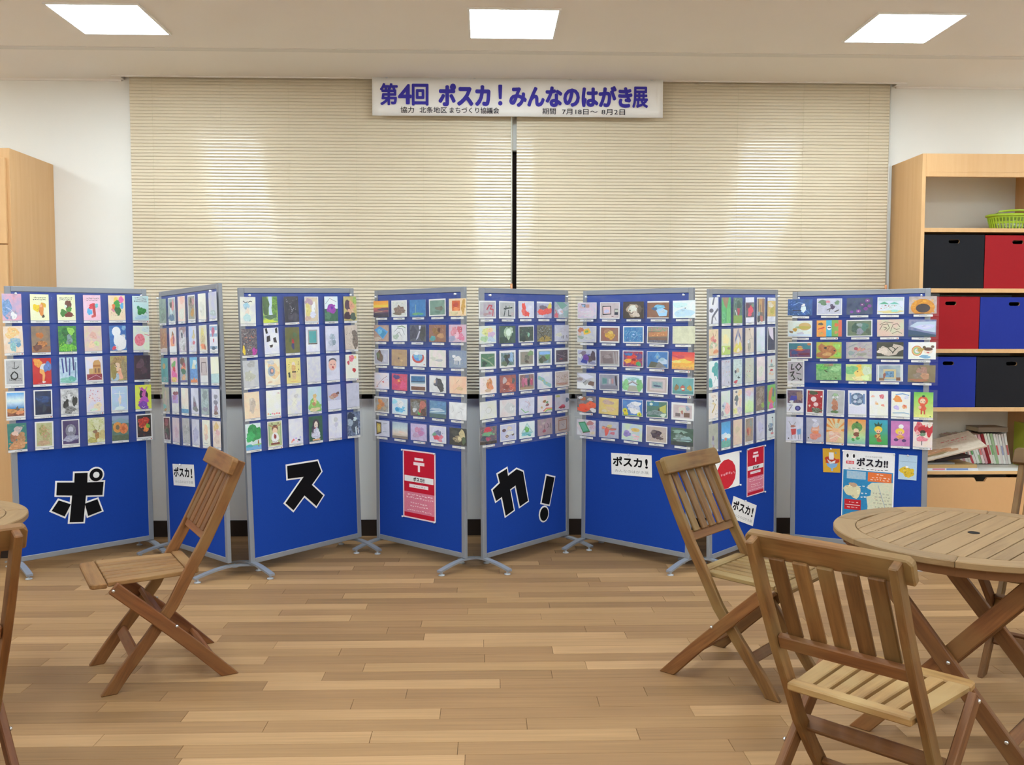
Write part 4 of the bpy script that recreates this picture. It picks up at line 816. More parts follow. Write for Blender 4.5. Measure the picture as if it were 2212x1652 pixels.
# ================================================================ display panels
PANELS = [(-2.3828, 5.4405, 42.41, 0.484), (-1.7009, 5.3542, -47.38, 2.025), (-1.0660, 5.4233, 45.728, 1.686), (-0.3968, 5.4606, -43.388, 0.163),
          (0.2569, 5.4828, 45.978, 0.766), (0.9036, 5.4370, -43.861, -0.125), (1.5761, 5.4323, 44.022, 1.401), (2.2838, 5.4593, -31.69, 0.498)]
PWD, PZB, PH = 0.7914, 0.065, 1.5674
ORD = ['first', 'second', 'third', 'fourth', 'fifth', 'sixth', 'seventh', 'eighth']
PLAB = ['blue felt display panel with the cutout ポ, leftmost of the row',
        'second blue felt display panel from left, behind the lone chair',
        'blue felt display panel with the cutout ス, third from left',
        'blue felt display panel with a large red poster, fourth from left',
        'blue felt display panel with cutouts カ and exclamation mark',
        'sixth blue felt display panel, with a small white sign pinned on',
        'seventh blue felt display panel, with red poster and tilted sign',
        'rightmost blue felt display panel, with the map poster']

def foot_mesh():
    """arched flat bar lying across the panel, local Y"""
    bm = bmesh.new(); n = 12; L = 0.205; prev = []
    for i in range(n + 1):
        t = -1 + 2 * i / n
        z = 0.060 - 0.034 * abs(t) ** 1.6
        wdt = 0.017
        prev.append([bm.verts.new((-wdt, t * L, z)), bm.verts.new((wdt, t * L, z)), bm.verts.new((wdt, t * L, z + 0.011)), bm.verts.new((-wdt, t * L, z + 0.011))])
    for a, b in zip(prev, prev[1:]):
        for k in range(4): bm.faces.new((a[k], a[(k + 1) % 4], b[(k + 1) % 4], b[k]))
    bm.faces.new(prev[0]); bm.faces.new(prev[-1])
    bmesh.ops.recalc_face_normals(bm, faces=bm.faces[:])
    me = bpy.data.meshes.new('foot'); bm.to_mesh(me); bm.free(); me.materials.append(M['alu'])
    return me
FOOT = foot_mesh()

PM = []      # matrices of the (slightly leaning) panel faces; local X along panel, Z up from bottom rail, -Y towards the room
pproto = None
def make_panel():
    r = empty('display_panel')
    hw = PWD / 2; ft = 0.030; th = 0.011
    for s in (-1, 1):
        x0, x1 = sorted((s * hw, s * (hw - ft)))
        box('post', x0, x1, -th, th, 0, PH, M['alu'], r, 0.002)
    box('top_rail', -hw + ft, hw - ft, -th, th, PH - ft, PH, M['alu'], r, 0.002)
    box('bottom_rail', -hw + ft, hw - ft, -th, th, 0, ft, M['alu'], r, 0.002)
    box('felt_board', -hw + ft, hw - ft, -0.007, 0.007, ft, PH - ft, M['felt'], r)
    for s in (-1, 1):
        f = link_mesh('foot', FOOT, None, r)
        f.location = (s * (hw - ft / 2), 0, -PZB - 0.006)
        for q in (-1, 1):
            lathe('glide', [(0.006, 0.040), (0.006, 0.014), (0.017, 0.012), (0.019, 0.0065)], M['pad'], f, 12, (0, q * 0.185, 0))
    return r
for i, (px, py, a, t) in enumerate(PANELS):
    base = Matrix.Translation((px, py, PZB)) @ Matrix.Rotation(math.radians(a), 4, 'Z')
    tilt = Matrix.Rotation(-math.radians(t), 4, 'Y')
    PM.append(base @ tilt)
    r = make_panel() if pproto is None else copy_tree(pproto)
    if pproto is None: pproto = r
    r.matrix_world = base
    for ch in r.children:
        if ch.name.startswith('foot'):
            sgn = 1 if ch.location.x > 0 else -1
            ch.location.z = -PZB - 0.006
        else:
            ch.matrix_local = tilt
    tag(r, PLAB[i], 'display panel', 'display panels standing in a zigzag row')
# (PM entries are proper rotations; keep their own copies)
PM = [m.copy() for m in PM]

# ---------------------------------------------------------------- printed pictures
WHITE = (0.88, 0.87, 0.86)
class Ink:
    """collects flat coloured faces on the local XZ plane, stacked towards -Y in 0.06 mm layers"""
    def __init__(s, x0, z1, w, h, y, seed):
        s.x0, s.z1, s.w, s.h, s.y = x0, z1, w, h, y
        s.V, s.F, s.A, s.B, s.S = [], [], [], [], []
        s.layer = 0; s.r = random.Random(seed)
    def face(s, pts, a, b=None, sc=4.0, clip=True):
        o = len(s.V)
        yy = s.y - s.layer * 0.00002 - len(s.F) * 0.00002
        for x, z in pts:
            if clip: x = min(max(x, 0), 100); z = min(max(z, 0), 100)
            s.V.append((s.x0 + x / 100 * s.w, yy, s.z1 - z / 100 * s.h))
        s.F.append(tuple(range(o, o + len(pts)))); s.A.append(a); s.B.append(b or a); s.S.append(sc)
    def next(s): s.layer += 1
    def ellipse(s, x, z, rx, rz, a, b=None, n=14):
        s.face([(x + rx * math.cos(2 * math.pi * k / n), z + rz * math.sin(2 * math.pi * k / n)) for k in range(n)], a, b, 8); s.next()
    def blob(s, x, z, rx, rz, a, b=None, n=17, sc=9):
        ph = [s.r.uniform(0, 6.28) for _ in range(3)]
        pts = []
        for k in range(n):
            t = 2 * math.pi * k / n
            q = 1 + 0.14 * math.sin(2 * t + ph[0]) + 0.12 * math.sin(3 * t + ph[1]) + 0.09 * math.sin(5 * t + ph[2]) + s.r.uniform(-.07, .07)
            pts.append((x + rx * q * math.cos(t), z + rz * q * math.sin(t)))
        s.face(pts, a, b, sc); s.next()
        if rx * rz > 60:          # brush touches of lighter and darker ink over and around the shape
            for _ in range(7):
                t, d, q = s.r.uniform(0, 6.28), s.r.uniform(.2, 1.02), s.r.uniform(.14, .34); k = s.r.choice((.62, .78, 1.2, 1.45))
                cx, cz, m_, t0 = x + rx * d * math.cos(t), z + rz * d * math.sin(t), 6, s.r.uniform(0, 6.28)
                cc = tuple(min(.95, c * k + (.02 if k > 1 else 0)) for c in (b or a))
                s.face([(cx + rx * q * s.r.uniform(.6, 1.2) * math.cos(t0 + 6.283 * j / m_), cz + rz * q * s.r.uniform(.5, 1.0) * math.sin(t0 + 6.283 * j / m_)) for j in range(m_)], cc, a, 10)
            s.next()
    def rect(s, x0, z0, x1, z1, a, b=None, sc=6): s.face([(x0, z0), (x1, z0), (x1, z1), (x0, z1)], a, b, sc); s.next()
    def stroke(s, a, wd, pts):
        asp = s.w / s.h
        for (x0, z0), (x1, z1) in zip(pts, pts[1:]):
            dx, dz = (x1 - x0), (z1 - z0) / asp
            L = math.hypot(dx, dz) or 1
            nx_, nz_ = -dz / L * wd / 2, dx / L * wd / 2 * asp
            ex, ez = dx / L * wd * .25, dz / L * wd * .25 * asp
            s.face([(x0 + nx_ - ex, z0 + nz_ - ez), (x1 + nx_ + ex, z1 + nz_ + ez), (x1 - nx_ + ex, z1 - nz_ + ez), (x0 - nx_ - ex, z0 - nz_ - ez)], a)
        s.next()
    def dabs(s, x0, z0, x1, z1, a, n, sz):
        for _ in range(n):
            x, z = s.r.uniform(x0, x1), s.r.uniform(z0, z1); q = sz * s.r.uniform(.45, 1.0) * .5; m = 5
            t0 = s.r.uniform(0, 6.28); el = s.r.uniform(.5, 1)
            s.face([(x + q * math.cos(t0 + 2 * math.pi * k / m), z + q * el * math.sin(t0 + 2 * math.pi * k / m)) for k in range(m)], a)
        s.next()
    def scribble(s, x0, z0, x1, z1, a, rows):
        hh = (z1 - z0) / rows
        for k in range(rows):
            x = x0 + s.r.uniform(0, 6)
            while x < x1 - 3:
                wd = s.r.uniform(2, 7); zc = z0 + hh * (k + .5) + s.r.uniform(-.15, .15) * hh
                s.face([(x, zc - hh * .25), (x + wd, zc - hh * s.r.uniform(.1, .35)), (x + wd * .9, zc + hh * s.r.uniform(.0, .25)), (x + .5, zc + hh * .12)], a)
                x += wd + s.r.uniform(1.2, 3.5)
        s.next()
    def bands(s, cols, m=0):
        n = len(cols)
        for k in range(24):
            t = (k + .5) / 24 * (n - 1); i = min(int(t), n - 2); f = t - i
            c = tuple(cols[i][q] * (1 - f) + cols[i + 1][q] * f for q in range(3))
            z0, z1 = m + (100 - 2 * m) * k / 24, m + (100 - 2 * m) * (k + 1) / 24
            s.face([(m, z0), (100 - m, z0), (100 - m, z1), (m, z1)], c, tuple(min(1, v * 1.15) for v in c), 5)
        s.next()
    def cmd(s, txt):
        for part in txt.split(';'):
            q = part.split()
            if not q: continue
            k = q[0]
            def C(tok):
                p = tok.split('/')
                return (hexcol(p[0]), hexcol(p[1]) if len(p) > 1 else None)
            if k in 'ebr':
                n = [float(v) for v in q[1:5]]; a, b = C(q[5])
                {'e': s.ellipse, 'b': s.blob, 'r': s.rect}[k](*n, a, b)
            elif k == 'p':
                a, b = C(q[1]); n = [float(v) for v in q[2:]]
                s.face(list(zip(n[::2], n[1::2])), a, b, 7); s.next()
            elif k == 'l':
                n = [float(v) for v in q[3:]]; s.stroke(C(q[1])[0], float(q[2]), list(zip(n[::2], n[1::2])))
            elif k == 'n':
                n = [float(v) for v in q[1:5]]; s.dabs(*n, C(q[5])[0], int(q[6]), float(q[7]))
            elif k == 't':
                n = [float(v) for v in q[1:5]]; s.scribble(*n, C(q[5])[0], int(q[6]))
    def build(s, name, parent):
        me = bpy.data.meshes.new(name); me.from_pydata(s.V, [], s.F)
        # all faces look towards -Y
        bm = bmesh.new(); bm.from_mesh(me)
        for f in bm.faces:
            f.normal_update()
            if f.normal.y > 0: f.normal_flip()
        bm.to_mesh(me); bm.free()
        for nm, dat in (('inkA', s.A), ('inkB', s.B)):
            at = me.attributes.new(nm, 'FLOAT_COLOR', 'FACE')
            at.data.foreach_set('color', [v for c in dat for v in (*c, 1.0)])
        at = me.attributes.new('inkS', 'FLOAT', 'FACE'); at.data.foreach_set('value', s.S)
        me.update()
        return link_mesh(name, me, M['ink'], parent)

CARD_ME = {}
def card_mesh(w, h):
    k = (round(w, 4), round(h, 4))
    if k not in CARD_ME:
        bm = bmesh.new(); add_box(bm, 0, w, -0.00025, 0.00025, -h, 0)
        me = bpy.data.meshes.new('postcard'); bm.to_mesh(me); bm.free(); me.materials.append(M['paper']); CARD_ME[k] = me
    return CARD_ME[k]

CARD_Y = -0.022
cr_ = random.Random(11)
def place_card(pi, u, v, w, h, line, row, colm, landscape):
    desc, bg, shapes = line.split('|')
    card = link_mesh('postcard', card_mesh(w, h))
    rot = math.radians(cr_.uniform(-1.1, 1.1))
    card.matrix_world = PM[pi] @ Matrix.Translation((u, CARD_Y + cr_.uniform(-.0012, .0012), v)) @ Matrix.Rotation(rot, 4, 'Y')
    d = desc if 'postcard' in desc else (desc.replace(' card', ' postcard') if ' card' in desc else 'postcard, ' + desc)
    tag(card, '%s, row %d column %d, %s panel' % (d, row, colm, ORD[pi]), 'postcard', 'postcards hanging in the display pockets')
    ink = Ink(0, 0, w, h, -0.00034, pi * 1000 + row * 50 + colm)
    b = bg.split(); mg = float(b[0])
    if b[1] == 'G':
        ink.bands([hexcol(c) for c in b[2:]], mg)
    else:
        mx_, mz_ = (mg, mg * w / h) if not landscape else (mg * h / w, mg)
        ink.face([(mx_, mz_), (100 - mx_, mz_), (100 - mx_, 100 - mz_), (mx_, 100 - mz_)], hexcol(b[1]), hexcol(b[2]), float(b[3])); ink.next()
    ink.cmd(shapes)
    ink.build('picture', card)
    # caption strip under the card
    if landscape:
        cw, ch, cx, cz = 0.104, 0.0125, (w - 0.104) / 2 + cr_.uniform(-.006, .006), -h - 0.005
    else:
        cw, ch, cx, cz = w, 0.0125, 0.0, -h - 0.0015
    cp = Ink(cx, cz, cw, ch, -0.0003, pi * 997 + row * 31 + colm)
    cp.face([(0, 0), (100, 0), (100, 100), (0, 100)], WHITE, WHITE); cp.next()
    x = cr_.uniform(28, 40); x1 = cr_.uniform(62, 84)
    while x < x1:
        wd = cr_.uniform(2, 6); cp.face([(x, 38), (x + wd, 36), (x + wd, 62), (x, 64)], (0.12, 0.12, 0.13)); x += wd + cr_.uniform(.8, 3)
    cp.next()
    if cr_.random() < 0.2: cp.face([(88, 30), (95, 30), (95, 75), (88, 75)], (0.6, 0.05, 0.05)); cp.next()
    cp.build('caption_strip', card)
    return card

GRID = {1: (-.416, .1436, 1.524, .1820, .099, .149, 6, 5, False), 2: (-.372, .1325, 1.521, .1805, .096, .147, 6, 5, False),
        3: (-.401, .1414, 1.517, .1783, .097, .149, 6, 5, False), 4: (-.390, .1680, 1.501, .1488, .141, .100, 5, 6, True),
        5: (-.426, .1680, 1.494, .1444, .140, .101, 5, 6, True), 6: (-.428, .1743, 1.493, .1469, .149, .101, 5, 6, True),
        7: (-.424, .1338, 1.518, .1808, .100, .149, 6, 5, False)}
for pn, (u0, du, v0, dv, w, h, nc, nr, land) in GRID.items():
    lines = ART[pn].strip().split('\n')
    for k, line in enumerate(lines):
        rr, cc = divmod(k, nc)
        place_card(pn - 1, u0 + du * cc, v0 - dv * rr, w, h, line, rr + 1, cc + 1, land)
lines = ART[8].strip().split('\n')
for k, line in enumerate(lines):
    if k < 20:
        rr, cc = divmod(k, 5)
        if k == 15: place_card(7, -.421, 1.133, .104, .148, line, 4, 1, False)
        else: place_card(7, -.42 + .1755 * cc, 1.52 - .1343 * rr, .149, .101, line, rr + 1, cc + 1, True)
    else:
        rr, cc = divmod(k - 20, 7)
        place_card(7, -.424 + .1235 * cc, .957 - .176 * rr, .105, .149, line, rr + 5, cc + 1, False)

# ---------------------------------------------------------------- clear pocket sheets that hold the postcards
def film_obj(name, bm, parent):
    bm.normal_update()
    for f in bm.faces:
        if f.normal.y > 0: f.normal_flip()
    me = bpy.data.meshes.new(name); bm.to_mesh(me); bm.free()
    for p in me.polygons: p.use_smooth = True
    return link_mesh(name, me, M['film'], parent)
def pocket_sheet(pi, u0, u1, vtop, rows_, label):
    r = empty('pocket_sheet', PM[pi]); tag(r, label, 'pocket sheet', 'clear pocket sheets hung over the panels')
    sr = random.Random(pi)
    for k, (va, vb) in enumerate(rows_):
        bm = bmesh.new(); nx = 26; grid = []
        ph = sr.uniform(0, 6)
        for j in range(4):
            z = va + (vb - va) * j / 3
            grid.append([bm.verts.new((u0 + (u1 - u0) * i / nx, -0.0285 - 0.0022 * math.sin(i * .8 + ph + j) - 0.001 * math.sin(i * 2.1 + k), z)) for i in range(nx + 1)])
        for j in range(3):
            for i in range(nx): bm.faces.new((grid[j][i], grid[j][i + 1], grid[j + 1][i + 1], grid[j + 1][i]))
        film_obj('pocket', bm, r)
    hw = PWD / 2
    for s in (-1, 1):
        px = s * (hw - 0.046)
        bm = bmesh.new()
        bmesh.ops.create_cone(bm, cap_ends=True, segments=10, radius1=0.0065, radius2=0.004, depth=0.016, matrix=Matrix.Translation((px, -0.036, PH - 0.042)) @ Matrix.Rotation(math.radians(-90), 4, 'X'))
        from_bm('push_pin', bm, M['pin'], r, True)
    bm = bmesh.new()
    grid = [[bm.verts.new((x, -0.0275 - 0.002 * math.sin(x * 20), z)) for x in [u0 + (u1 - u0) * i / 20 for i in range(21)]] for z in (rows_[0][0], vtop)]
    for i in range(20): bm.faces.new((grid[0][i], grid[0][i + 1], grid[1][i + 1], grid[1][i]))
    film_obj('hanging_strip', bm, r)
    return r
for pn, (u0, du, v0, dv, w, h, nc, nr, land) in GRID.items():
    ua, ub = u0 - 0.014, u0 + du * (nc - 1) + w + 0.014
    pocket_sheet(pn - 1, ua, ub, PH - 0.034, [(v0 - dv * k + 0.012, v0 - dv * (k + 1) + 0.016) for k in range(nr)],
                 'clear plastic pocket sheet of postcards hanging on the %s panel' % ORD[pn - 1])
pocket_sheet(7, -.434, .444, PH - 0.034, [(1.532 - .1343 * k, 1.532 - .1343 * (k + 1) + .004) for k in range(4)] + [(.972, .80), (.796, .622)],
             'clear plastic pocket sheet of postcards hanging on the eighth panel')

# ---------------------------------------------------------------- cutout letters
def offset_poly(P, d):
    n = len(P); area = sum(P[i][0] * P[(i + 1) % n][1] - P[(i + 1) % n][0] * P[i][1] for i in range(n))
    sg = 1 if area > 0 else -1
    out = []
    for i in range(n):
        p0, p1, p2 = Vector(P[i - 1]), Vector(P[i]), Vector(P[(i + 1) % n])
        e1, e2 = (p1 - p0).normalized(), (p2 - p1).normalized()
        n1, n2 = Vector((e1.y, -e1.x)) * sg, Vector((e2.y, -e2.x)) * sg
        b = (n1 + n2); q = max(0.35, 1 + n1.dot(n2))
        out.append(tuple(p1 + b * d / q))
    return out
def pp(s): return [tuple(float(v) for v in q.split(',')) for q in s.split()]
def circ(x, z, r, n=20, rz=None, sh=0.0): return [(x + r * math.cos(2 * math.pi * k / n) + sh * math.sin(2 * math.pi * k / n), z + (rz or r) * math.sin(2 * math.pi * k / n)) for k in range(n)]
def cutout(pi, name, label, polys, dots, holes=()):
    r = empty(name, PM[pi]); tag(r, label, 'cutout letter', 'black cutout letters with white outlines')
    for k, P in enumerate(polys):
        prism('white_backing', offset_poly(P, 0.0095), (0, -0.0078 - k * 0.0002, 0), (1, 0, 0), (0, 0, 1), 0.0012, M['paper'], r)
        prism('black_face', P, (0, -0.0098 - k * 0.0003, 0), (1, 0, 0), (0, 0, 1), 0.0012, M['black'], r)
    for P in dots:
        prism('white_backing', offset_poly(P, 0.0095), (0, -0.0092, 0), (1, 0, 0), (0, 0, 1), 0.0012, M['paper'], r)
        prism('black_face', P, (0, -0.0116, 0), (1, 0, 0), (0, 0, 1), 0.0012, M['black'], r)
    for P in holes:
        prism('white_centre', P, (0, -0.0132, 0), (1, 0, 0), (0, 0, 1), 0.0012, M['paper'], r)
cutout(0, 'cutout_letter', 'large black cutout ポ with white outline on leftmost panel',
       [pp('-0.0624,0.4752 0.0107,0.4684 0.0068,0.4112 0.1009,0.4024 0.0914,0.3236 -0.0035,0.3336 -0.0232,0.1773 -0.1006,0.1875 -0.0811,0.3442 -0.1681,0.3571 -0.1618,0.4316 -0.0662,0.4195'),
        pp('-0.1563,0.3257 -0.0904,0.2934 -0.1273,0.2258 -0.1969,0.2691'), pp('-0.0119,0.2851 0.0613,0.3022 0.0843,0.2292 0.0047,0.2085')],
       [circ(0.0585, 0.4505, 0.0385)], [circ(0.0585, 0.4505, 0.0185, 14)])
cutout(2, 'cutout_letter', 'large black cutout ス with white outline on third panel',
       [pp('-0.1305,0.5290 0.0823,0.5284 0.1070,0.4619 0.0355,0.3906 0.1145,0.3134 0.0630,0.2563 -0.0193,0.3357 -0.0992,0.2595 -0.1518,0.3115 -0.0188,0.4486 -0.1296,0.4528')], [])
cutout(4, 'cutout_letter', 'large black cutout カ with white outline on fifth panel',
       [pp('-0.2671,0.4804 -0.1891,0.5036 -0.1798,0.4594 -0.1019,0.4897 -0.0454,0.4660 -0.0019,0.2822 -0.0760,0.2594 -0.1129,0.3933 -0.1630,0.3761 -0.1306,0.2463 -0.2022,0.2229 -0.2340,0.3423 -0.2845,0.3246 -0.3122,0.3938 -0.2505,0.4262')], [])
cutout(4, 'exclamation_mark', 'black cutout exclamation mark with white outline beside the カ',
       [pp('0.1751,0.4132 0.2515,0.3916 0.1998,0.2268 0.1264,0.2497')], [circ(0.148, 0.1760, 0.039, 18, 0.043)])

# ---------------------------------------------------------------- posters and signs pinned to the felt
def sheet(pi, name, label, cat, u, v, w, h, rot, shapes, texts=(), bgc='f4f3f1', pins=(), group=None):
    """paper w x h, top-left corner at (u, v), shapes in 0..100 units"""
    mw = PM[pi] @ Matrix.Translation((u, -0.0095, v)) @ Matrix.Rotation(-math.radians(rot), 4, 'Y')
    o = link_mesh(name, card_mesh(w, h)); o.matrix_world = mw
    tag(o, label, cat, group)
    ink = Ink(0, 0, w, h, -0.00034, pi * 77 + len(shapes))
    ink.face([(0, 0), (100, 0), (100, 100), (0, 100)], hexcol(bgc), hexcol(bgc)); ink.next()
    ink.cmd(shapes)
    ink.build('print', o)
    by = {}
    for (body, x0, z0, x1, z1, bold, mat) in texts: by.setdefault(mat, []).append((body, x0 / 100 * w, x1 / 100 * w, -z1 / 100 * h, -z0 / 100 * h, bold))
    for mat, sp in by.items(): text_obj('lettering', sp, -0.00036 - 0.00002 * (ink.layer + len(ink.F) + 4), M[mat], o)
    for (x, z) in pins:
        bm = bmesh.new()
        bmesh.ops.create_cone(bm, cap_ends=True, segments=10, radius1=0.006, radius2=0.004, depth=0.012, matrix=Matrix.Translation((x / 100 * w, -0.007, -z / 100 * h)) @ Matrix.Rotation(math.radians(-90), 4, 'X'))
        from_bm('push_pin', bm, M['pin'], o, True)
    return o
RED_POSTER = ('r 3.5 2 96.5 98 c8182f/c01a30;l fbe4e6 5.5 38 12.3 62 12.3;l fbe4e6 6.5 35 19 65 19;l fbe4e6 6.5 50 20 50 29.5;'
              'r 5 37.5 94 46 eeedec;r 20 49.5 78 54.5 f3e3e5;r 3.8 61 96.2 91.5 de8296/d97a8f;t 10 63 92 72 f6d2d8 2;t 22 75 80 84 f3cdd4 2;t 8 86 92 89.5 f6d2d8 1;t 30 51 70 53.4 b9a5a8 1')
RED_TXT = [('ポスカ!!', 33, 39, 67, 44.6, .03, 'inkdark')]
sheet(3, 'red_poster', 'red poster with white postal mark on the fourth panel', 'poster', -.1405, .592, .2905, .4195, 0, RED_POSTER, RED_TXT, 'f2d9dd', [(1, .8), (99, .8), (1, 99), (99, 99)])
sheet(6, 'red_poster', 'narrow red poster with white postal mark on the seventh panel', 'poster', .0235, .602, .2125, .2975, 0, RED_POSTER, RED_TXT, 'f2d9dd', [(97, 1), (99, 99), (1, 1)])
SIGN_TXT = [('ポスカ', 5, 16, 76, 58, .045, 'black'), ('!', 85, 20, 90, 60, .045, 'black'), ('みんなのはがき展', 9, 74, 92, 88, 0, 'inkgrey')]
sheet(1, 'white_sign', 'white sign lettered ポスカ! pinned on the second panel', 'sign', -.2895, .511, .2935, .131, 3.2, '', SIGN_TXT, 'e9e8e6', [(42, 2)], 'white ポスカ! signs')
sheet(5, 'white_sign', 'white sign lettered ポスカ! pinned level on the sixth panel', 'sign', -.168, .565, .2965, .132, 2.4, '', SIGN_TXT, 'f2f1ee', [(46, 2)], 'white ポスカ! signs')
sheet(6, 'white_sign', 'white sign lettered ポスカ! pinned crooked on the seventh panel', 'sign', -.129, .337, .2925, .131, -20.5, '', SIGN_TXT, 'f0efec', [(46, 2)], 'white ポスカ! signs')
sheet(6, 'circle_poster', 'white paper with a big red disc on the seventh panel', 'poster', -.362, .6025, .3005, .2115, 0, 'e 50 58 36 42 c81f2c/d02530;t 30 52 86 66 eba7ad 1', [], 'f3f2ef', [(99, 2), (99, 98)])
sheet(7, 'map_poster', 'poster with bold ポスカ!! title and blue map on the eighth panel', 'poster', -.0805, .588, .2985, .42, -0.8,
      'e 9 8.5 4 4.2 fff;e 9.4 8 2.2 3 1a1620;e 21 8.6 4 4.2 fff;e 21.8 8 2.2 3 1a1620;r 7 15.5 22.5 19.8 e8505e;t 10 25 88 27.5 555 1;'
      'r 2 28.5 97.5 97 2a86bd/2f8fc6;p e2e0c4/d6dcc0 50 50 58 45 97.5 43 97.5 97 50 97 51 80 48 66 56 64 57 56 50 54;'
      'r 9 30 46 41.5 9cc3dc/b3c9d8;r 50 30 95 43.5 e8783c;t 64 31.5 80 34.5 fbe3d4 1;t 54 36 92 42 fbe3d4 2;b 21 59 15 11 e3ddb4;b 22 50 8 3 c9a88a;t 30 50 58 54 d7e4ea 1;t 34 60 50 70 d7e4ea 2;'
      'r 6 72 38 87 c8202c;t 10 75 34 78 f3c9cc 1;l f6e9e9 1 8 80 36 80;t 9 82 35 85 f3c9cc 1;t 60 58 94 92 b9b9a2 7;l 9fb3c6 1 70 48 90 92;n 60 50 92 92 d08a7a 6 2',
      [('ポスカ!!', 28, 10, 87, 21.5, .045, 'inkdark'), ('みんなのはがき展', 44, 6, 76, 8.6, 0, 'inkgrey'), ('第4回', 9, 16.3, 20.5, 19, .01, 'inkwhite')], 'f1f1f3', [(1, 1), (99, 1)])
sheet(7, 'postcard', 'yellow postcard with a red and blue bowl shape pinned left of map poster', 'postcard', -.2015, .5895, .1025, .149, 2.0,
      'b 50 50 40 16 c4432c;p eee 34 34 66 34 62 46 38 46;r 36 16 64 36 f2f2f2;p 84b4e0 20 62 86 62 78 76 60 82 44 82 26 74;p f0f0ee 24 44 34 60 50 56 74 48 70 60 40 64;r 46 82 58 94 9ab8d6;e 76 18 6 5 9aa', [], 'dfae36', [(50, 1)])
sheet(7, 'postcard', 'light blue postcard with a yellow island pinned right of map poster', 'postcard', .2395, .5795, .1015, .149, -1.0,
      'b 50 68 38 20 e5c33a/d9b52f;r 2 26 98 28 9bb6cc;n 15 50 85 80 5a5440 8 7;e 46 48 8 4 fff;n 8 8 92 96 9fbdd6 20 4', [], 'b9d3e8', [(50, 1)])

# ================================================================ folding wooden chairs
def leg_poly(pts, w0, w1=None):
    """offset a polyline (x,z) to a board outline"""
    n = len(pts); L, R = [], []
    for i, p in enumerate(pts):
        a, b = pts[max(i - 1, 0)], pts[min(i + 1, n - 1)]
        dx, dz = b[0] - a[0], b[1] - a[1]; q = math.hypot(dx, dz)
        f = i / (n - 1); w = (w0 * (1 - f) + (w1 if w1 else w0) * f) / 2
        L.append((p[0] - dz / q * w, p[1] + dx / q * w)); R.append((p[0] + dz / q * w, p[1] - dx / q * w))
    return L + R[::-1]
def clip_z(P, z0, keep_above=True):
    out = []
    for i in range(len(P)):
        a, b = P[i - 1], P[i]
        ina, inb = (a[1] >= z0) == keep_above, (b[1] >= z0) == keep_above
        if ina != inb:
            t = (z0 - a[1]) / (b[1] - a[1]); out.append((a[0] + (b[0] - a[0]) * t, z0))
        if inb: out.append(b)
    return out
def flat_foot(poly): return clip_z(poly, 0.0)

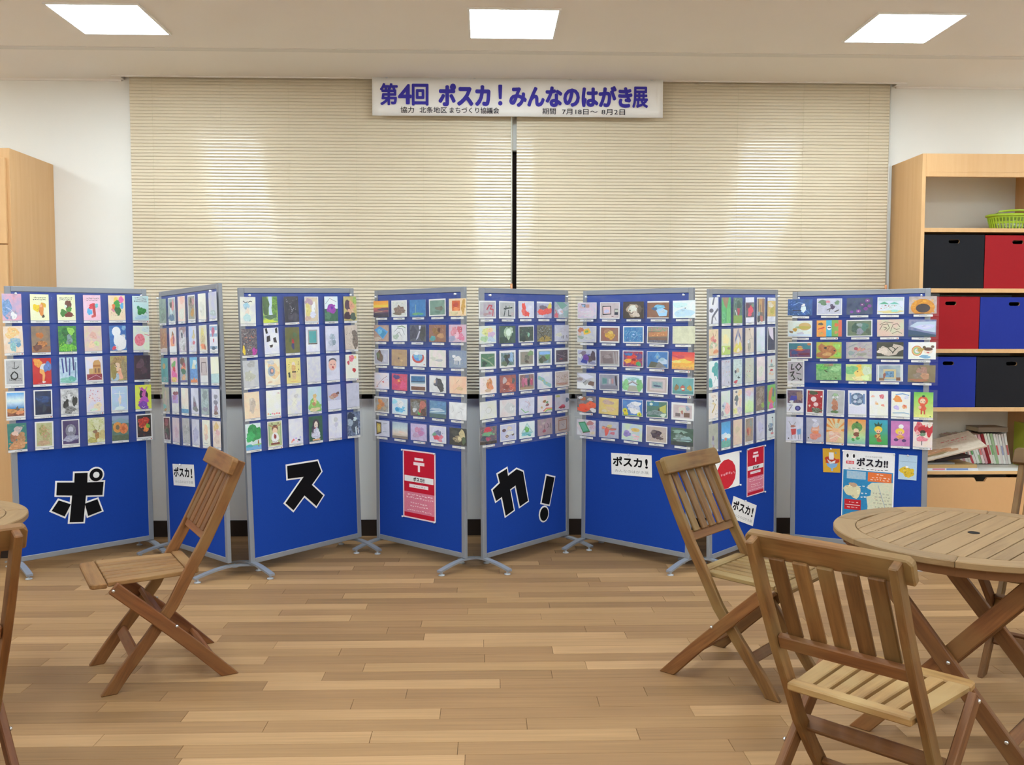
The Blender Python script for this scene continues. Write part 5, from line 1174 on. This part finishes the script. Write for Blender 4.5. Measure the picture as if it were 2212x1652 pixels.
A_PTS = [(.268, -.06), (.227, .0), (.165, .085), (.078, .192), (-.011, .311), (-.08, .441), (-.138, .543), (-.20, .668), (-.268, .822), (-.285, .862)]
B_PTS = [(-.276, -.055), (-.09, .137), (.058, .280), (.205, .418)]
def bars(name, y0, y1, c, ax, w, t, mat, parent, bevel=0.003):
    """board across the chair (local y), centre c=(x,z), face direction ax=(dx,dz) of width w, thickness t"""
    u = Vector((ax[0], 0, ax[1])).normalized(); yv = Vector((0, 1, 0))
    return prism(name, [(-w / 2, y0), (w / 2, y0), (w / 2, y1), (-w / 2, y1)], (c[0], 0, c[1]), u, yv, t, mat, parent, bevel, grain=(0, 1))
def make_chair():
    r = empty('folding_chair')
    AH, BH, TH = 0.183, 0.207, 0.022
    top = leg_poly(A_PTS, .049, .040)
    for s in (1, -1):
        l = prism('leg', flat_foot(leg_poly(A_PTS, .049, .040)), (0, s * AH, 0), (1, 0, 0), (0, 0, 1), TH, M['teak'], r, 0.003, grain=(-.5, .86))
        l = prism('leg', flat_foot(leg_poly(B_PTS, .049)), (0, s * BH, 0), (1, 0, 0), (0, 0, 1), TH, M['teak_red'], r, 0.003, grain=(.76, .65))
        for (x, z) in ((.205, .408), (-.02, .235)):
            bm = bmesh.new()
            bmesh.ops.create_cone(bm, cap_ends=True, segments=10, radius1=0.007, radius2=0.005, depth=0.006, matrix=Matrix.Translation((x, s * (BH + TH / 2 + .002), z)) @ Matrix.Rotation(math.radians(-90 * s), 4, 'X'))
            from_bm('bolt', bm, M['bolt'], l, True)
    # seat: front and rear rails, side boards and slats running front to back
    zt = 0.428
    seat_d = [(-.105, -.05), (.215, .285)]
    u, v = (1, 0, 0), (0, 1, 0)
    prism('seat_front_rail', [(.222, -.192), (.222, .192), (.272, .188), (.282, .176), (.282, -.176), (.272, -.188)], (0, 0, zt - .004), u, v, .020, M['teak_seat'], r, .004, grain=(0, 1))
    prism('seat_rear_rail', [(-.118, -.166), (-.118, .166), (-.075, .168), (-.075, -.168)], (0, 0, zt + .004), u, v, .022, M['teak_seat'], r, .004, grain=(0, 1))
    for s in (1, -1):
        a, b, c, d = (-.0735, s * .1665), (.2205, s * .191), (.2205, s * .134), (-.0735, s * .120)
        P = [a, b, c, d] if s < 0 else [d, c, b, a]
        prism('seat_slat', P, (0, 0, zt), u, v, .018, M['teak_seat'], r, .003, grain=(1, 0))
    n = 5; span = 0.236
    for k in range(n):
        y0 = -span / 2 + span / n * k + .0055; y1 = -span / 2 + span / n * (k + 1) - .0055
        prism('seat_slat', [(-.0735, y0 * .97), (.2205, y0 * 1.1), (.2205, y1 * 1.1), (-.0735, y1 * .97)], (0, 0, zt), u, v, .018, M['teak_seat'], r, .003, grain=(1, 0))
    # back: broad top rail on the sitter's side, lower rail, five slats
    bd = Vector((-.268 + .2, 0, .822 - .668)).normalized()       # direction up the back
    nrm = Vector((bd.z, 0, -bd.x))                                # towards the sitter
    c0 = Vector((-.272, 0, .835)) + nrm * .026
    hp = [(-.037, -.215), (-.037, .215), (.022, .215), (.034, .203), (.034, -.203), (.022, -.215)]
    prism('top_rail', hp, c0, bd, (0, 1, 0), .026, M['teak'], r, .004, grain=(0, 1))
    cl = Vector((-.150, 0, .566))
    prism('lower_rail', [(-.021, -.171), (-.021, .171), (.021, .171), (.021, -.171)], cl, bd, (0, 1, 0), .020, M['teak_red'], r, .003, grain=(0, 1))
    p_lo = cl + bd * .012 + nrm * .0155; p_hi = Vector((-.272, 0, .835)) + bd * -.025 + nrm * .0062
    sd = (p_hi - p_lo); Ls = sd.length; sd.normalize()
    for k in range(5):
        yc = (k - 2) * .0645
        prism('back_slat', [(0, yc - .0215), (0, yc + .0215), (Ls, yc + .0215), (Ls, yc - .0215)], p_lo, sd, (0, 1, 0), .011, M['teak'], r, .003, grain=(1, 0))
    bars('stretcher', -.171, .171, (.128, .132), (-.65, .76), .042, .018, M['teak_red'], r)
    bars('stretcher', -.1955, .1955, (.035, .279), (.78, .63), .044, .018, M['teak_red'], r)
    bars('stretcher', -.1955, .1955, (-.165, .070), (.70, .71), .036, .018, M['teak_red'], r)
    return r
chair = make_chair()
CH = [(-1.329, 3.694, -150.5, 'folding wooden chair standing alone before the left panels, facing left'),
      (1.046, 3.595, -43.2, 'folding wooden chair behind the nearest chair, at left of the round table'),
      (1.016, 2.342, 43.5, 'nearest folding wooden chair at right, seen from behind'),
      (-1.556, 2.480, 132.0, 'folding wooden chair cut by the left edge, back towards the viewer'),
      (2.294, 3.556, -135.0, 'folding wooden chair cut by the right edge, beyond the round table')]
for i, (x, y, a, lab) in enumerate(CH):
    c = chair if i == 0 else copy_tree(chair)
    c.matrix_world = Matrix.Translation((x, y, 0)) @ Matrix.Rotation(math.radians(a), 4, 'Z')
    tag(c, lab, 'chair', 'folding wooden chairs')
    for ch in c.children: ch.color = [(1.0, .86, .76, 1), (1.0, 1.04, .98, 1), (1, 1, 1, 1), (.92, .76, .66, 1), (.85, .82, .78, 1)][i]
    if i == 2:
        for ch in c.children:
            if ch.name.startswith('seat'): ch.color = (1.3, 1.28, 1.2, 1)  # nearest seat tinted brighter still, painting in the light falling on it

# ================================================================ round folding tables
def chord_poly(y0, y1, R, n=8):
    def arc(ya, yb):
        return [(math.sqrt(max(R * R - yy * yy, 0)), yy) for yy in [ya + (yb - ya) * k / n for k in range(n + 1)]]
    right = arc(y0, y1); left = [(-x, yy) for x, yy in reversed(right)]
    out = []
    for p in right + left:
        if not out or (abs(p[0] - out[-1][0]) + abs(p[1] - out[-1][1])) > 1e-4: out.append(p)
    if abs(out[0][0] - out[-1][0]) + abs(out[0][1] - out[-1][1]) < 1e-4: out.pop()
    return out
def make_table():
    r = empty('round_table')
    zt, R, ri, th = 0.694, 0.452, 0.378, 0.022
    # rim in eight joined segments
    for k in range(8):
        a0, a1 = math.pi / 4 * k + .2, math.pi / 4 * (k + 1) + .2 - 0.003
        P = [(R * math.cos(a0 + (a1 - a0) * i / 8), R * math.sin(a0 + (a1 - a0) * i / 8)) for i in range(9)]
        P += [(ri * math.cos(a1 + (a0 - a1) * i / 8), ri * math.sin(a1 + (a0 - a1) * i / 8)) for i in range(9)]
        am = (a0 + a1) / 2
        prism('rim_segment', P, (0, 0, zt), (1, 0, 0), (0, 1, 0), th, M['teak_top'], r, .003, grain=(-math.sin(am), math.cos(am)))
    ws = [.054] * 6 + [.078] + [.054] * 6
    y = -sum(ws) / 2; Rin = ri - .0025
    for w in ws:
        y0, y1 = max(y + .0022, -Rin + .001), min(y + w - .0022, Rin - .001)
        if y1 > y0 + .004:
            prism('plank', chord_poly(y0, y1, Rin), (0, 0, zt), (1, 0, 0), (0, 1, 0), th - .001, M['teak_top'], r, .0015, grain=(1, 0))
        y += w
    lathe('parasol_hole_plug', [(0.0, 0), (.019, 0.0), (.019, .0016), (.015, .0016), (.015, .0006), (0, .0006)], M['dark_gap'], r, 16, (0, 0, zt + th / 2 - .0004))
    # battens under the planks
    for yy in (-.255, .255, ):
        pass
    for xx in (-.27, .27):
        box('batten', xx - .025, xx + .025, -.30, .30, zt - th / 2 - .030, zt - th / 2 - .0005, M['teak_red'], r, .003)
    for yy in (-.33, .33):
        box('batten', -.24, .24, yy - .02, yy + .02, zt - th / 2 - .030, zt - th / 2 - .0005, M['teak_red'], r, .003)
    bmr = bmesh.new()
    rg = [[bmr.verts.new((q * math.cos(2 * math.pi * k / 32), q * math.sin(2 * math.pi * k / 32), z)) for k in range(32)] for q, z in ((.415, zt - th / 2 - .034), (.415, zt - th / 2 - .0008), (.393, zt - th / 2 - .0008), (.393, zt - th / 2 - .034))]
    for q in range(4):
        for k in range(32): bmr.faces.new((rg[q][k], rg[q][(k + 1) % 32], rg[(q + 1) % 4][(k + 1) % 32], rg[(q + 1) % 4][k]))
    from_bm('apron', bmr, M['teak_red'], r)
    # crossed legs: boards lie in planes across the planks (local y is the spread direction)
    for b, sgn in ((.245, 1), (.213, -1)):
        for s in (1, -1):
            P = clip_z(flat_foot(leg_poly([(-.335 * sgn, -.06), (.0, .33), (.30 * sgn, .68)], .056)), .652, False)
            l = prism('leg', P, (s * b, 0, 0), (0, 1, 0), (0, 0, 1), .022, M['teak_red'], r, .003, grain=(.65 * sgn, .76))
            for z in (.325, .12):
                yb = -.30 * sgn + .6 * sgn * z / .69
                bm = bmesh.new()
                bmesh.ops.create_cone(bm, cap_ends=True, segments=10, radius1=0.008, radius2=0.006, depth=0.006, matrix=Matrix.Translation((s * (b + .013), yb, z)) @ Matrix.Rotation(math.radians(90 * s), 4, 'Y'))
                from_bm('bolt', bm, M['bolt'], l, True)
    prism('stretcher', [(-.234, -.02), (.234, -.02), (.234, .02), (-.234, .02)], (0, -.20, .115), (1, 0, 0), (0, .65, .76), .018, M['teak_red'], r, .003, grain=(1, 0))
    prism('stretcher', [(-.202, -.02), (.202, -.02), (.202, .02), (-.202, .02)], (0, .20, .115), (1, 0, 0), (0, -.65, .76), .018, M['teak_red'], r, .003, grain=(1, 0))
    return r
tb = make_table()
TB = [(1.665, 3.008, 43.5, 'round slatted wooden table at right with a parasol hole'), (-2.139, 3.259, 20.0, 'round slatted wooden table cut off by the left edge')]
for i, (x, y, a, lab) in enumerate(TB):
    c = tb if i == 0 else copy_tree(tb)
    c.matrix_world = Matrix.Translation((x, y, 0)) @ Matrix.Rotation(math.radians(a), 4, 'Z')
    tag(c, lab, 'table', 'round wooden garden tables')

# ================================================================ left cabinet
cb = empty('cabinet', Matrix.Translation((-3.265, 5.785, 0)))
tag(cb, 'tall beech cabinet standing against the wall at left', 'cabinet')
cy0, cy1 = -0.265, 0.286
boxes('carcass', [(-.45, .45, cy0, cy1, 0.0, 2.457)], M['beech'], cb, .002)
box('plinth', -.44, .44, cy0 - .002, cy0, 0.0, .06, M['baseb'], cb)
for s in (0, 1):
    xa, xb = (-.448, -.002) if s == 0 else (.002, .43)
    box('door', xa, xb, cy0 - .02, cy0 - .001, .065, 1.887, M['beech'], cb, .002)
    box('door', xa, xb, cy0 - .02, cy0 - .001, 1.894, 2.40, M['beech'], cb, .002)

# ================================================================ right shelf unit
SXa, SXb, SYf = 2.718, 3.585, 5.63
sh = empty('shelf_unit', Matrix.Translation((SXa, SYf, 0)))
tag(sh, 'tall open beech shelf unit holding coloured boxes and books at right', 'shelf')
SW, SDp = SXb - SXa, D - 0.012 - SYf
box('side_panel', 0, .024, 0, SDp, 0, 2.485, M['beech'], sh, .001)
box('side_panel', SW - .024, SW, 0, SDp, 0, 2.485, M['beech'], sh, .001)
box('top_panel', .024, SW - .024, .021, SDp, 2.461, 2.485, M['beech'], sh)
box('fascia', .024, SW - .024, .0002, .020, 2.372, 2.485, M['beech'], sh)
box('fascia', .024, SW - .024, .0012, .026, 2.344, 2.372, M['beech'], sh)
box('back_panel', .024, SW - .024, SDp - .006, SDp, 0, 2.46, M['shelfback'], sh)
for (za, zb) in ((2.002, 2.027), (1.625, 1.651), (1.246, 1.271), (.875, .901)):
    box('shelf', .024, SW - .024, .002, SDp - .006, za, zb, M['beech'], sh, .001)
dk = box('deck', .024, SW - .024, .001, SDp - .006, .474, .4955, M['beechedge'], sh, .001)
box('deck_lining', .026, SW - .026, .0015, SDp - .007, .4957, .4965, M['shelfwhite'], dk)
box('bottom_panel', .024, SW - .024, .01, SDp - .006, .04, .062, M['beech'], sh)
# lower drawers with a cut-out grip
def drawer(x0, x1, z0, z1):
    cx = (x0 + x1) / 2; g0, g1, gd = .042, .026, .026
    P = [(x0, z0), (x1, z0), (x1, z1), (cx + g0, z1), (cx + g1, z1 - gd), (cx - g1, z1 - gd), (cx - g0, z1), (x0, z1)]
    d = prism('drawer', P, (0, .012, 0), (1, 0, 0), (0, 0, 1), .018, M['beechfront'], sh, .001)
    boxes('drawer_box', [(x0 + .01, x1 - .01, .024, .36, z0 + .01, z0 + .018), (x0 + .01, x0 + .02, .024, .36, z0 + .018, z1 - .05), (x1 - .02, x1 - .01, .024, .36, z0 + .018, z1 - .05)], M['boxblack'], d)
drawer(.028, SW - .028, .066, .4525)

def storage_box(x0, x1, z0, z1, mat, label):
    """fabric covered front with an oblong grip hole"""
    r = empty('storage_box', Matrix.Translation(((x0 + x1) / 2, SYf + 0.016, z0)))
    tag(r, label, 'storage box', 'coloured storage boxes on the shelves')
    w, h = x1 - x0, z1 - z0
    bm = bmesh.new()
    hx, hz, hw, hr = 0.0, h - .042, .024, .012
    oct_ = []
    for k in range(16):
        t = 2 * math.pi * (k + .5) / 16
        oct_.append((hx + (hw if math.cos(t) > 0 else -hw) + hr * math.cos(t), hz + hr * math.sin(t)))
    outer = [(w / 2, z) for z in (h - .042,)]
    # front board with hole: ring of quads between outline samples and hole
    def outline(t):
        dx, dz = math.cos(t), math.sin(t)
        sx = (w / 2) / abs(dx) if abs(dx) > 1e-6 else 1e9
        sz = ((h - hz) if dz > 0 else hz) / abs(dz) if abs(dz) > 1e-6 else 1e9
        q = min(sx, sz); return (dx * q, hz + dz * q)
    angs = sorted(set([2 * math.pi * (k + .5) / 16 for k in range(16)] + [math.atan2(h - hz, w / 2) % (2 * math.pi), math.atan2(h - hz, -w / 2) % (2 * math.pi), math.atan2(-hz, -w / 2) % (2 * math.pi), math.atan2(-hz, w / 2) % (2 * math.pi)]))
    def hole(t): return (hx + (hw if math.cos(t) > 0 else -hw) + hr * math.cos(t), hz + hr * math.sin(t))
    for y in (0.0, 0.012):
        O = [bm.verts.new((*outline(t)[:1], y, outline(t)[1])) for t in angs]; H = [bm.verts.new((hole(t)[0], y, hole(t)[1])) for t in angs]
        n = len(angs)
        for i in range(n): bm.faces.new((O[i], O[(i + 1) % n], H[(i + 1) % n], H[i]))
        if y == 0.0: O0, H0 = O, H
    n = len(angs)
    for i in range(n):
        bm.faces.new((O0[i], O0[(i + 1) % n], O[(i + 1) % n], O[i]))
    front = from_bm('front', bm, mat, r)
    bm = bmesh.new()
    A = [bm.verts.new((hole(t)[0], 0.0003, hole(t)[1])) for t in angs]; B = [bm.verts.new((hole(t)[0], 0.0117, hole(t)[1])) for t in angs]
    for i in range(n): bm.faces.new((A[i], A[(i + 1) % n], B[(i + 1) % n], B[i]))
    from_bm('grip_edge', bm, M['boxedge'], front)
    boxes('body', [(-w / 2 + .003, -w / 2 + .012, .0125, .36, 0, h - .004), (w / 2 - .012, w / 2 - .003, .0125, .36, 0, h - .004), (-w / 2 + .012, w / 2 - .012, .35, .36, 0, h - .004), (-w / 2 + .012, w / 2 - .012, .0125, .35, 0, .01)], M['boxblack'], r)
    box('raw_edge', -w / 2, -w / 2 + .0028, .0008, .0115, 0.001, h - .001, M['boxedge'], r)
    return r
XA, XM, XB = SXa + .028, 3.136, SXb - .028
storage_box(XA, XM - .002, 1.6515, 1.987, M['boxblack'], 'black storage box on the shelf below the lime basket')
storage_box(XM + .002, XB, 1.6515, 1.984, M['boxred'], 'red storage box beside the upper black box')
storage_box(XA, 3.116, 1.2715, 1.600, M['boxred'], 'red storage box in the middle box row, behind the panel edge')
storage_box(3.120, XB, 1.2715, 1.597, M['boxblue'], 'blue storage box beside the red one in the middle row')
storage_box(XA, 3.106, .9015, 1.222, M['boxblue'], 'blue storage box in the bottom box row, behind the panel edge')
storage_box(3.110, XB, .9015, 1.220, M['boxblack'], 'black storage box in the bottom box row')

# ---------------------------------------------------------------- lime basket on the top shelf
bk = empty('basket', Matrix.Translation((3.392, 5.81, 2.0275)))
tag(bk, 'lime green slotted plastic basket on the top shelf', 'basket')
def oval(r, z, n=40, sx=1.0, sy=.62): return [(r * sx * math.cos(2 * math.pi * k / n), r * sy * math.sin(2 * math.pi * k / n), z) for k in range(n)]
def band(name, rz, th, n=40, parent=bk):
    bm = bmesh.new(); rings = []
    for r, z in rz: rings.append([bm.verts.new(p) for p in oval(r, z, n)])
    for r, z in reversed(rz): rings.append([bm.verts.new(p) for p in oval(r - th, z, n)])
    rings.append(rings[0])
    for A, B in zip(rings, rings[1:]):
        for k in range(n): bm.faces.new((A[k], A[(k + 1) % n], B[(k + 1) % n], B[k]))
    return from_bm(name, bm, M['lime'], parent, False)
band('rim', [(.150, .088), (.160, .092), (.161, .100), (.146, .106)], .005)
band('middle_band', [(.1335, .044), (.137, .058)], .003)
band('base_band', [(.124, .0), (.126, .010)], .003)
band('upper_band', [(.146, .080), (.150, .092)], .003)
bm = bmesh.new(); bm.faces.new([bm.verts.new(p) for p in oval(.124, .002)]); from_bm('base', bm, M['lime'], bk)
for k in range(40):
    t = 2 * math.pi * (k + .5) / 40
    p0 = Vector((.1255 * math.cos(t), .1255 * .62 * math.sin(t), .008)); p1 = Vector((.1475 * math.cos(t), .1475 * .62 * math.sin(t), .083))
    tang = Vector((-math.sin(t), .62 * math.cos(t), 0)).normalized()
    bm = bmesh.new(); q = .0034; nn = Vector((math.cos(t), math.sin(t), 0)) * .0014
    vs = [bm.verts.new(p0 + tang * a * q + nn * b) for a, b in ((-1, -1), (1, -1), (1, 1), (-1, 1))] + [bm.verts.new(p1 + tang * a * q + nn * b) for a, b in ((-1, -1), (1, -1), (1, 1), (-1, 1))]
    for a, b, c, d in ((0, 1, 2, 3), (4, 5, 6, 7), (0, 1, 5, 4), (1, 2, 6, 5), (2, 3, 7, 6), (3, 0, 4, 7)): bm.faces.new((vs[a], vs[b], vs[c], vs[d]))
    from_bm('rib', bm, M['lime'], bk)
bm = bmesh.new()
tube(bm, [(-.115, -.03, .104), (-.108, -.055, .118), (-.06, -.085, .122), (0, -.097, .123), (.06, -.085, .122), (.108, -.055, .118), (.115, -.03, .104)], .0065, 8)
from_bm('handle', bm, M['lime'], bk, True)
bm = bmesh.new(); bmesh.ops.create_icosphere(bm, subdivisions=3, radius=1.0)
br = random.Random(5)
for v in bm.verts:
    q = 1 + .16 * math.sin(7 * v.co.x + 3 * v.co.z) * math.sin(9 * v.co.y + 1) + br.uniform(-.05, .05)
    v.co = Vector((v.co.x * .095 * q, v.co.y * .058 * q, .034 + v.co.z * .031 * q))
bg_ = from_bm('plastic_bag', bm, M['bag'], None)
bg_.location = (3.392, 5.81, 2.0310)
tag(bg_, 'crumpled pale bag lying inside the lime basket', 'bag')

# ---------------------------------------------------------------- books on the deck
pal = {}
def bmat(c):
    if c not in pal: pal[c] = plain('book_' + c, c, 0.5, 0.3, var=0.06, scale=60)
    return pal[c]
PAGES = plain('book_pages', 'd8cdb2', 0.8, 0.1, var=0.08, scale=120)
def book(Mx, w, d, h, col, label, group=None, spine_marks=None):
    """cover boards and spine around a page block; w thickness (x), d depth (y), h height (z); spine at y=0"""
    r = empty('book', Mx); tag(r, label, 'book', group)
    c = min(.002, w * .18)
    boxes('cover', [(0, c, 0, d, 0, h), (w - c, w, 0, d, 0, h), (c, w - c, 0, c, 0, h)], bmat(col), r)
    box('pages', c, w - c, c, d - .003, .003, h - .003, PAGES, r)
    if spine_marks:
        box('spine_label', w * .15, w * .85, -.0006, 0, h * .30, h * .62, bmat(spine_marks), r)
    return r
DZ = 0.4967
BK = [('e3ddd8', 'c66'), ('d9a3ae', None), ('e8e4dc', 'c33'), ('dcdcd6', '888'), ('c4485a', 'eee'), ('dfe0da', '6a6'), ('dfe4dd', None), ('9db58c', 'eee'),
      ('e9d7d6', 'c66'), ('d4a0a8', None), ('8c1822', None), ('e6e2d6', 'b66'), ('d9e0d2', '7a6'), ('a3bd93', None), ('e8e6e0', 'c55'), ('e0d6d4', None), ('e9e9e4', '99b'), ('d8d0cc', None), ('e6e3dd', 'b55')]
names = {'e3ddd8': 'white', 'd9a3ae': 'pink', 'e8e4dc': 'white', 'dcdcd6': 'pale grey', 'c4485a': 'rose red', 'dfe0da': 'white', 'dfe4dd': 'pale green', '9db58c': 'green', 'e9d7d6': 'pale pink', 'd4a0a8': 'pink', '8c1822': 'thick dark red', 'e6e2d6': 'cream', 'd9e0d2': 'pale green', 'a3bd93': 'green', 'e8e6e0': 'white', 'e0d6d4': 'pale pink', 'e9e9e4': 'white', 'd8d0cc': 'greyish', 'e6e3dd': 'white'}
numw = ['first', 'second', 'third', 'fourth', 'fifth', 'sixth', 'seventh', 'eighth', 'ninth', 'tenth', 'eleventh', 'twelfth', 'thirteenth', 'fourteenth', 'fifteenth', 'sixteenth', 'seventeenth', 'eighteenth', 'nineteenth']
x = 3.165; kr = random.Random(4)
for k, (c, mk) in enumerate(BK):
    th = .020 if c == '8c1822' else kr.uniform(.0135, .0175)
    hh = .205 + kr.uniform(-.004, .004)
    lean = math.radians(-25 + k * .75)
    dx = th / math.cos(lean)
    if x + dx > 3.515: break
    mx = Matrix.Translation((x, 5.888 + kr.uniform(-.003, .003), DZ + th * math.sin(-lean))) @ Matrix.Rotation(lean, 4, 'Y') @ Matrix.Translation((-th * 0, 0, 0))
    book(mx, th, .15, hh, c, '%s book leaning in the shelf row, %s from left' % (names[c], numw[k]), 'leaning books on the lower shelf', mk)
    x += dx + .0008
# lying stack in front, left
def flat_book(x0, y0, z0, w, d, t, col, label, rot=0.0, art=None, tilt=None):
    mx = Matrix.Translation((x0, y0, z0)) @ Matrix.Rotation(rot, 4, 'Z')
    if tilt: mx = Matrix.Translation((x0, y0, z0)) @ Matrix.Rotation(rot, 4, 'Z') @ Matrix.Rotation(tilt[0], 4, 'X') @ Matrix.Rotation(tilt[1], 4, 'Y')
    r = empty('book', mx); tag(r, label, 'book', 'books lying on the lower shelf')
    c = .0018
    boxes('cover', [(0, w, 0, d, 0, c), (0, w, 0, d, t - c, t), (0, w, 0, c, c, t - c)] if art != 'open' else [(0, w, 0, d, 0, c), (0, w, 0, d, t - c, t)], bmat(col), r)
    box('pages', .003, w - .003, c, d - .003, c, t - c, PAGES, r)
    return r
b1 = flat_book(2.80, 5.655, DZ + .0002, .345, .22, .014, 'd6d3da', 'thin pale picture book at the bottom of the lying stack')
box('spine_print', .05, .13, -.0006, 0, .002, .012, bmat('cf7f8c'), b1); box('spine_print', .14, .28, -.0006, 0, .002, .012, bmat('6f86b6'), b1)
flat_book(2.80, 5.66, DZ + .0150, .34, .22, .021, 'c2a06c', 'tan picture book lying second in the stack', 0.0)
flat_book(2.79, 5.665, DZ + .0368, .21, .20, .010, '8c8a86', 'grey book lying on the tan picture book', 0.02)
flat_book(2.885, 5.70, DZ + .0475, .235, .13, .016, '3a2b30', 'dark maroon book tucked under the slanted picture book', 0.0, None, (0.0, -0.12))
pb = flat_book(2.795, 5.648, DZ + .054, .395, .235, .010, 'd8c9b6', 'large cream picture book lying slanted on top of the stack', 0.0, None, (0.30, -0.27))
pk = Ink(.01, 0, .375, .215, 0, 4)
pk.face([(0, 0), (100, 0), (100, 100), (0, 100)], hexcol('dccdb9'), hexcol('cdbca6'), 3); pk.next()
pk.cmd('b 14 78 12 14 b98a66;b 38 74 14 12 b58461;b 24 60 10 8 c29a78;b 52 84 10 7 bb8e6c;t 40 22 92 34 cf6a6a 1;t 50 38 90 46 d58a86 1;b 20 86 22 6 8f7a58')
pko = pk.build('cover_print', pb)
pko.rotation_euler = (math.radians(-90), 0, 0); pko.location = (0, .225, .0102)
ub = flat_book(3.27, 5.892, DZ + .218, .2, .16, .030, '8a7a6a', 'brown box-like book lying across the leaning row', 0.0)
yb = empty('book', Matrix.Translation((3.527, 5.80, DZ + .0005))); tag(yb, 'tall yellow green book standing behind the leaning row', 'book')
boxes('cover', [(0, .002, 0, .12, 0, .285), (.028, .03, 0, .12, 0, .285), (.002, .028, 0, .002, 0, .285)], bmat('a3a838'), yb)
box('pages', .002, .028, .002, .117, .003, .282, PAGES, yb)
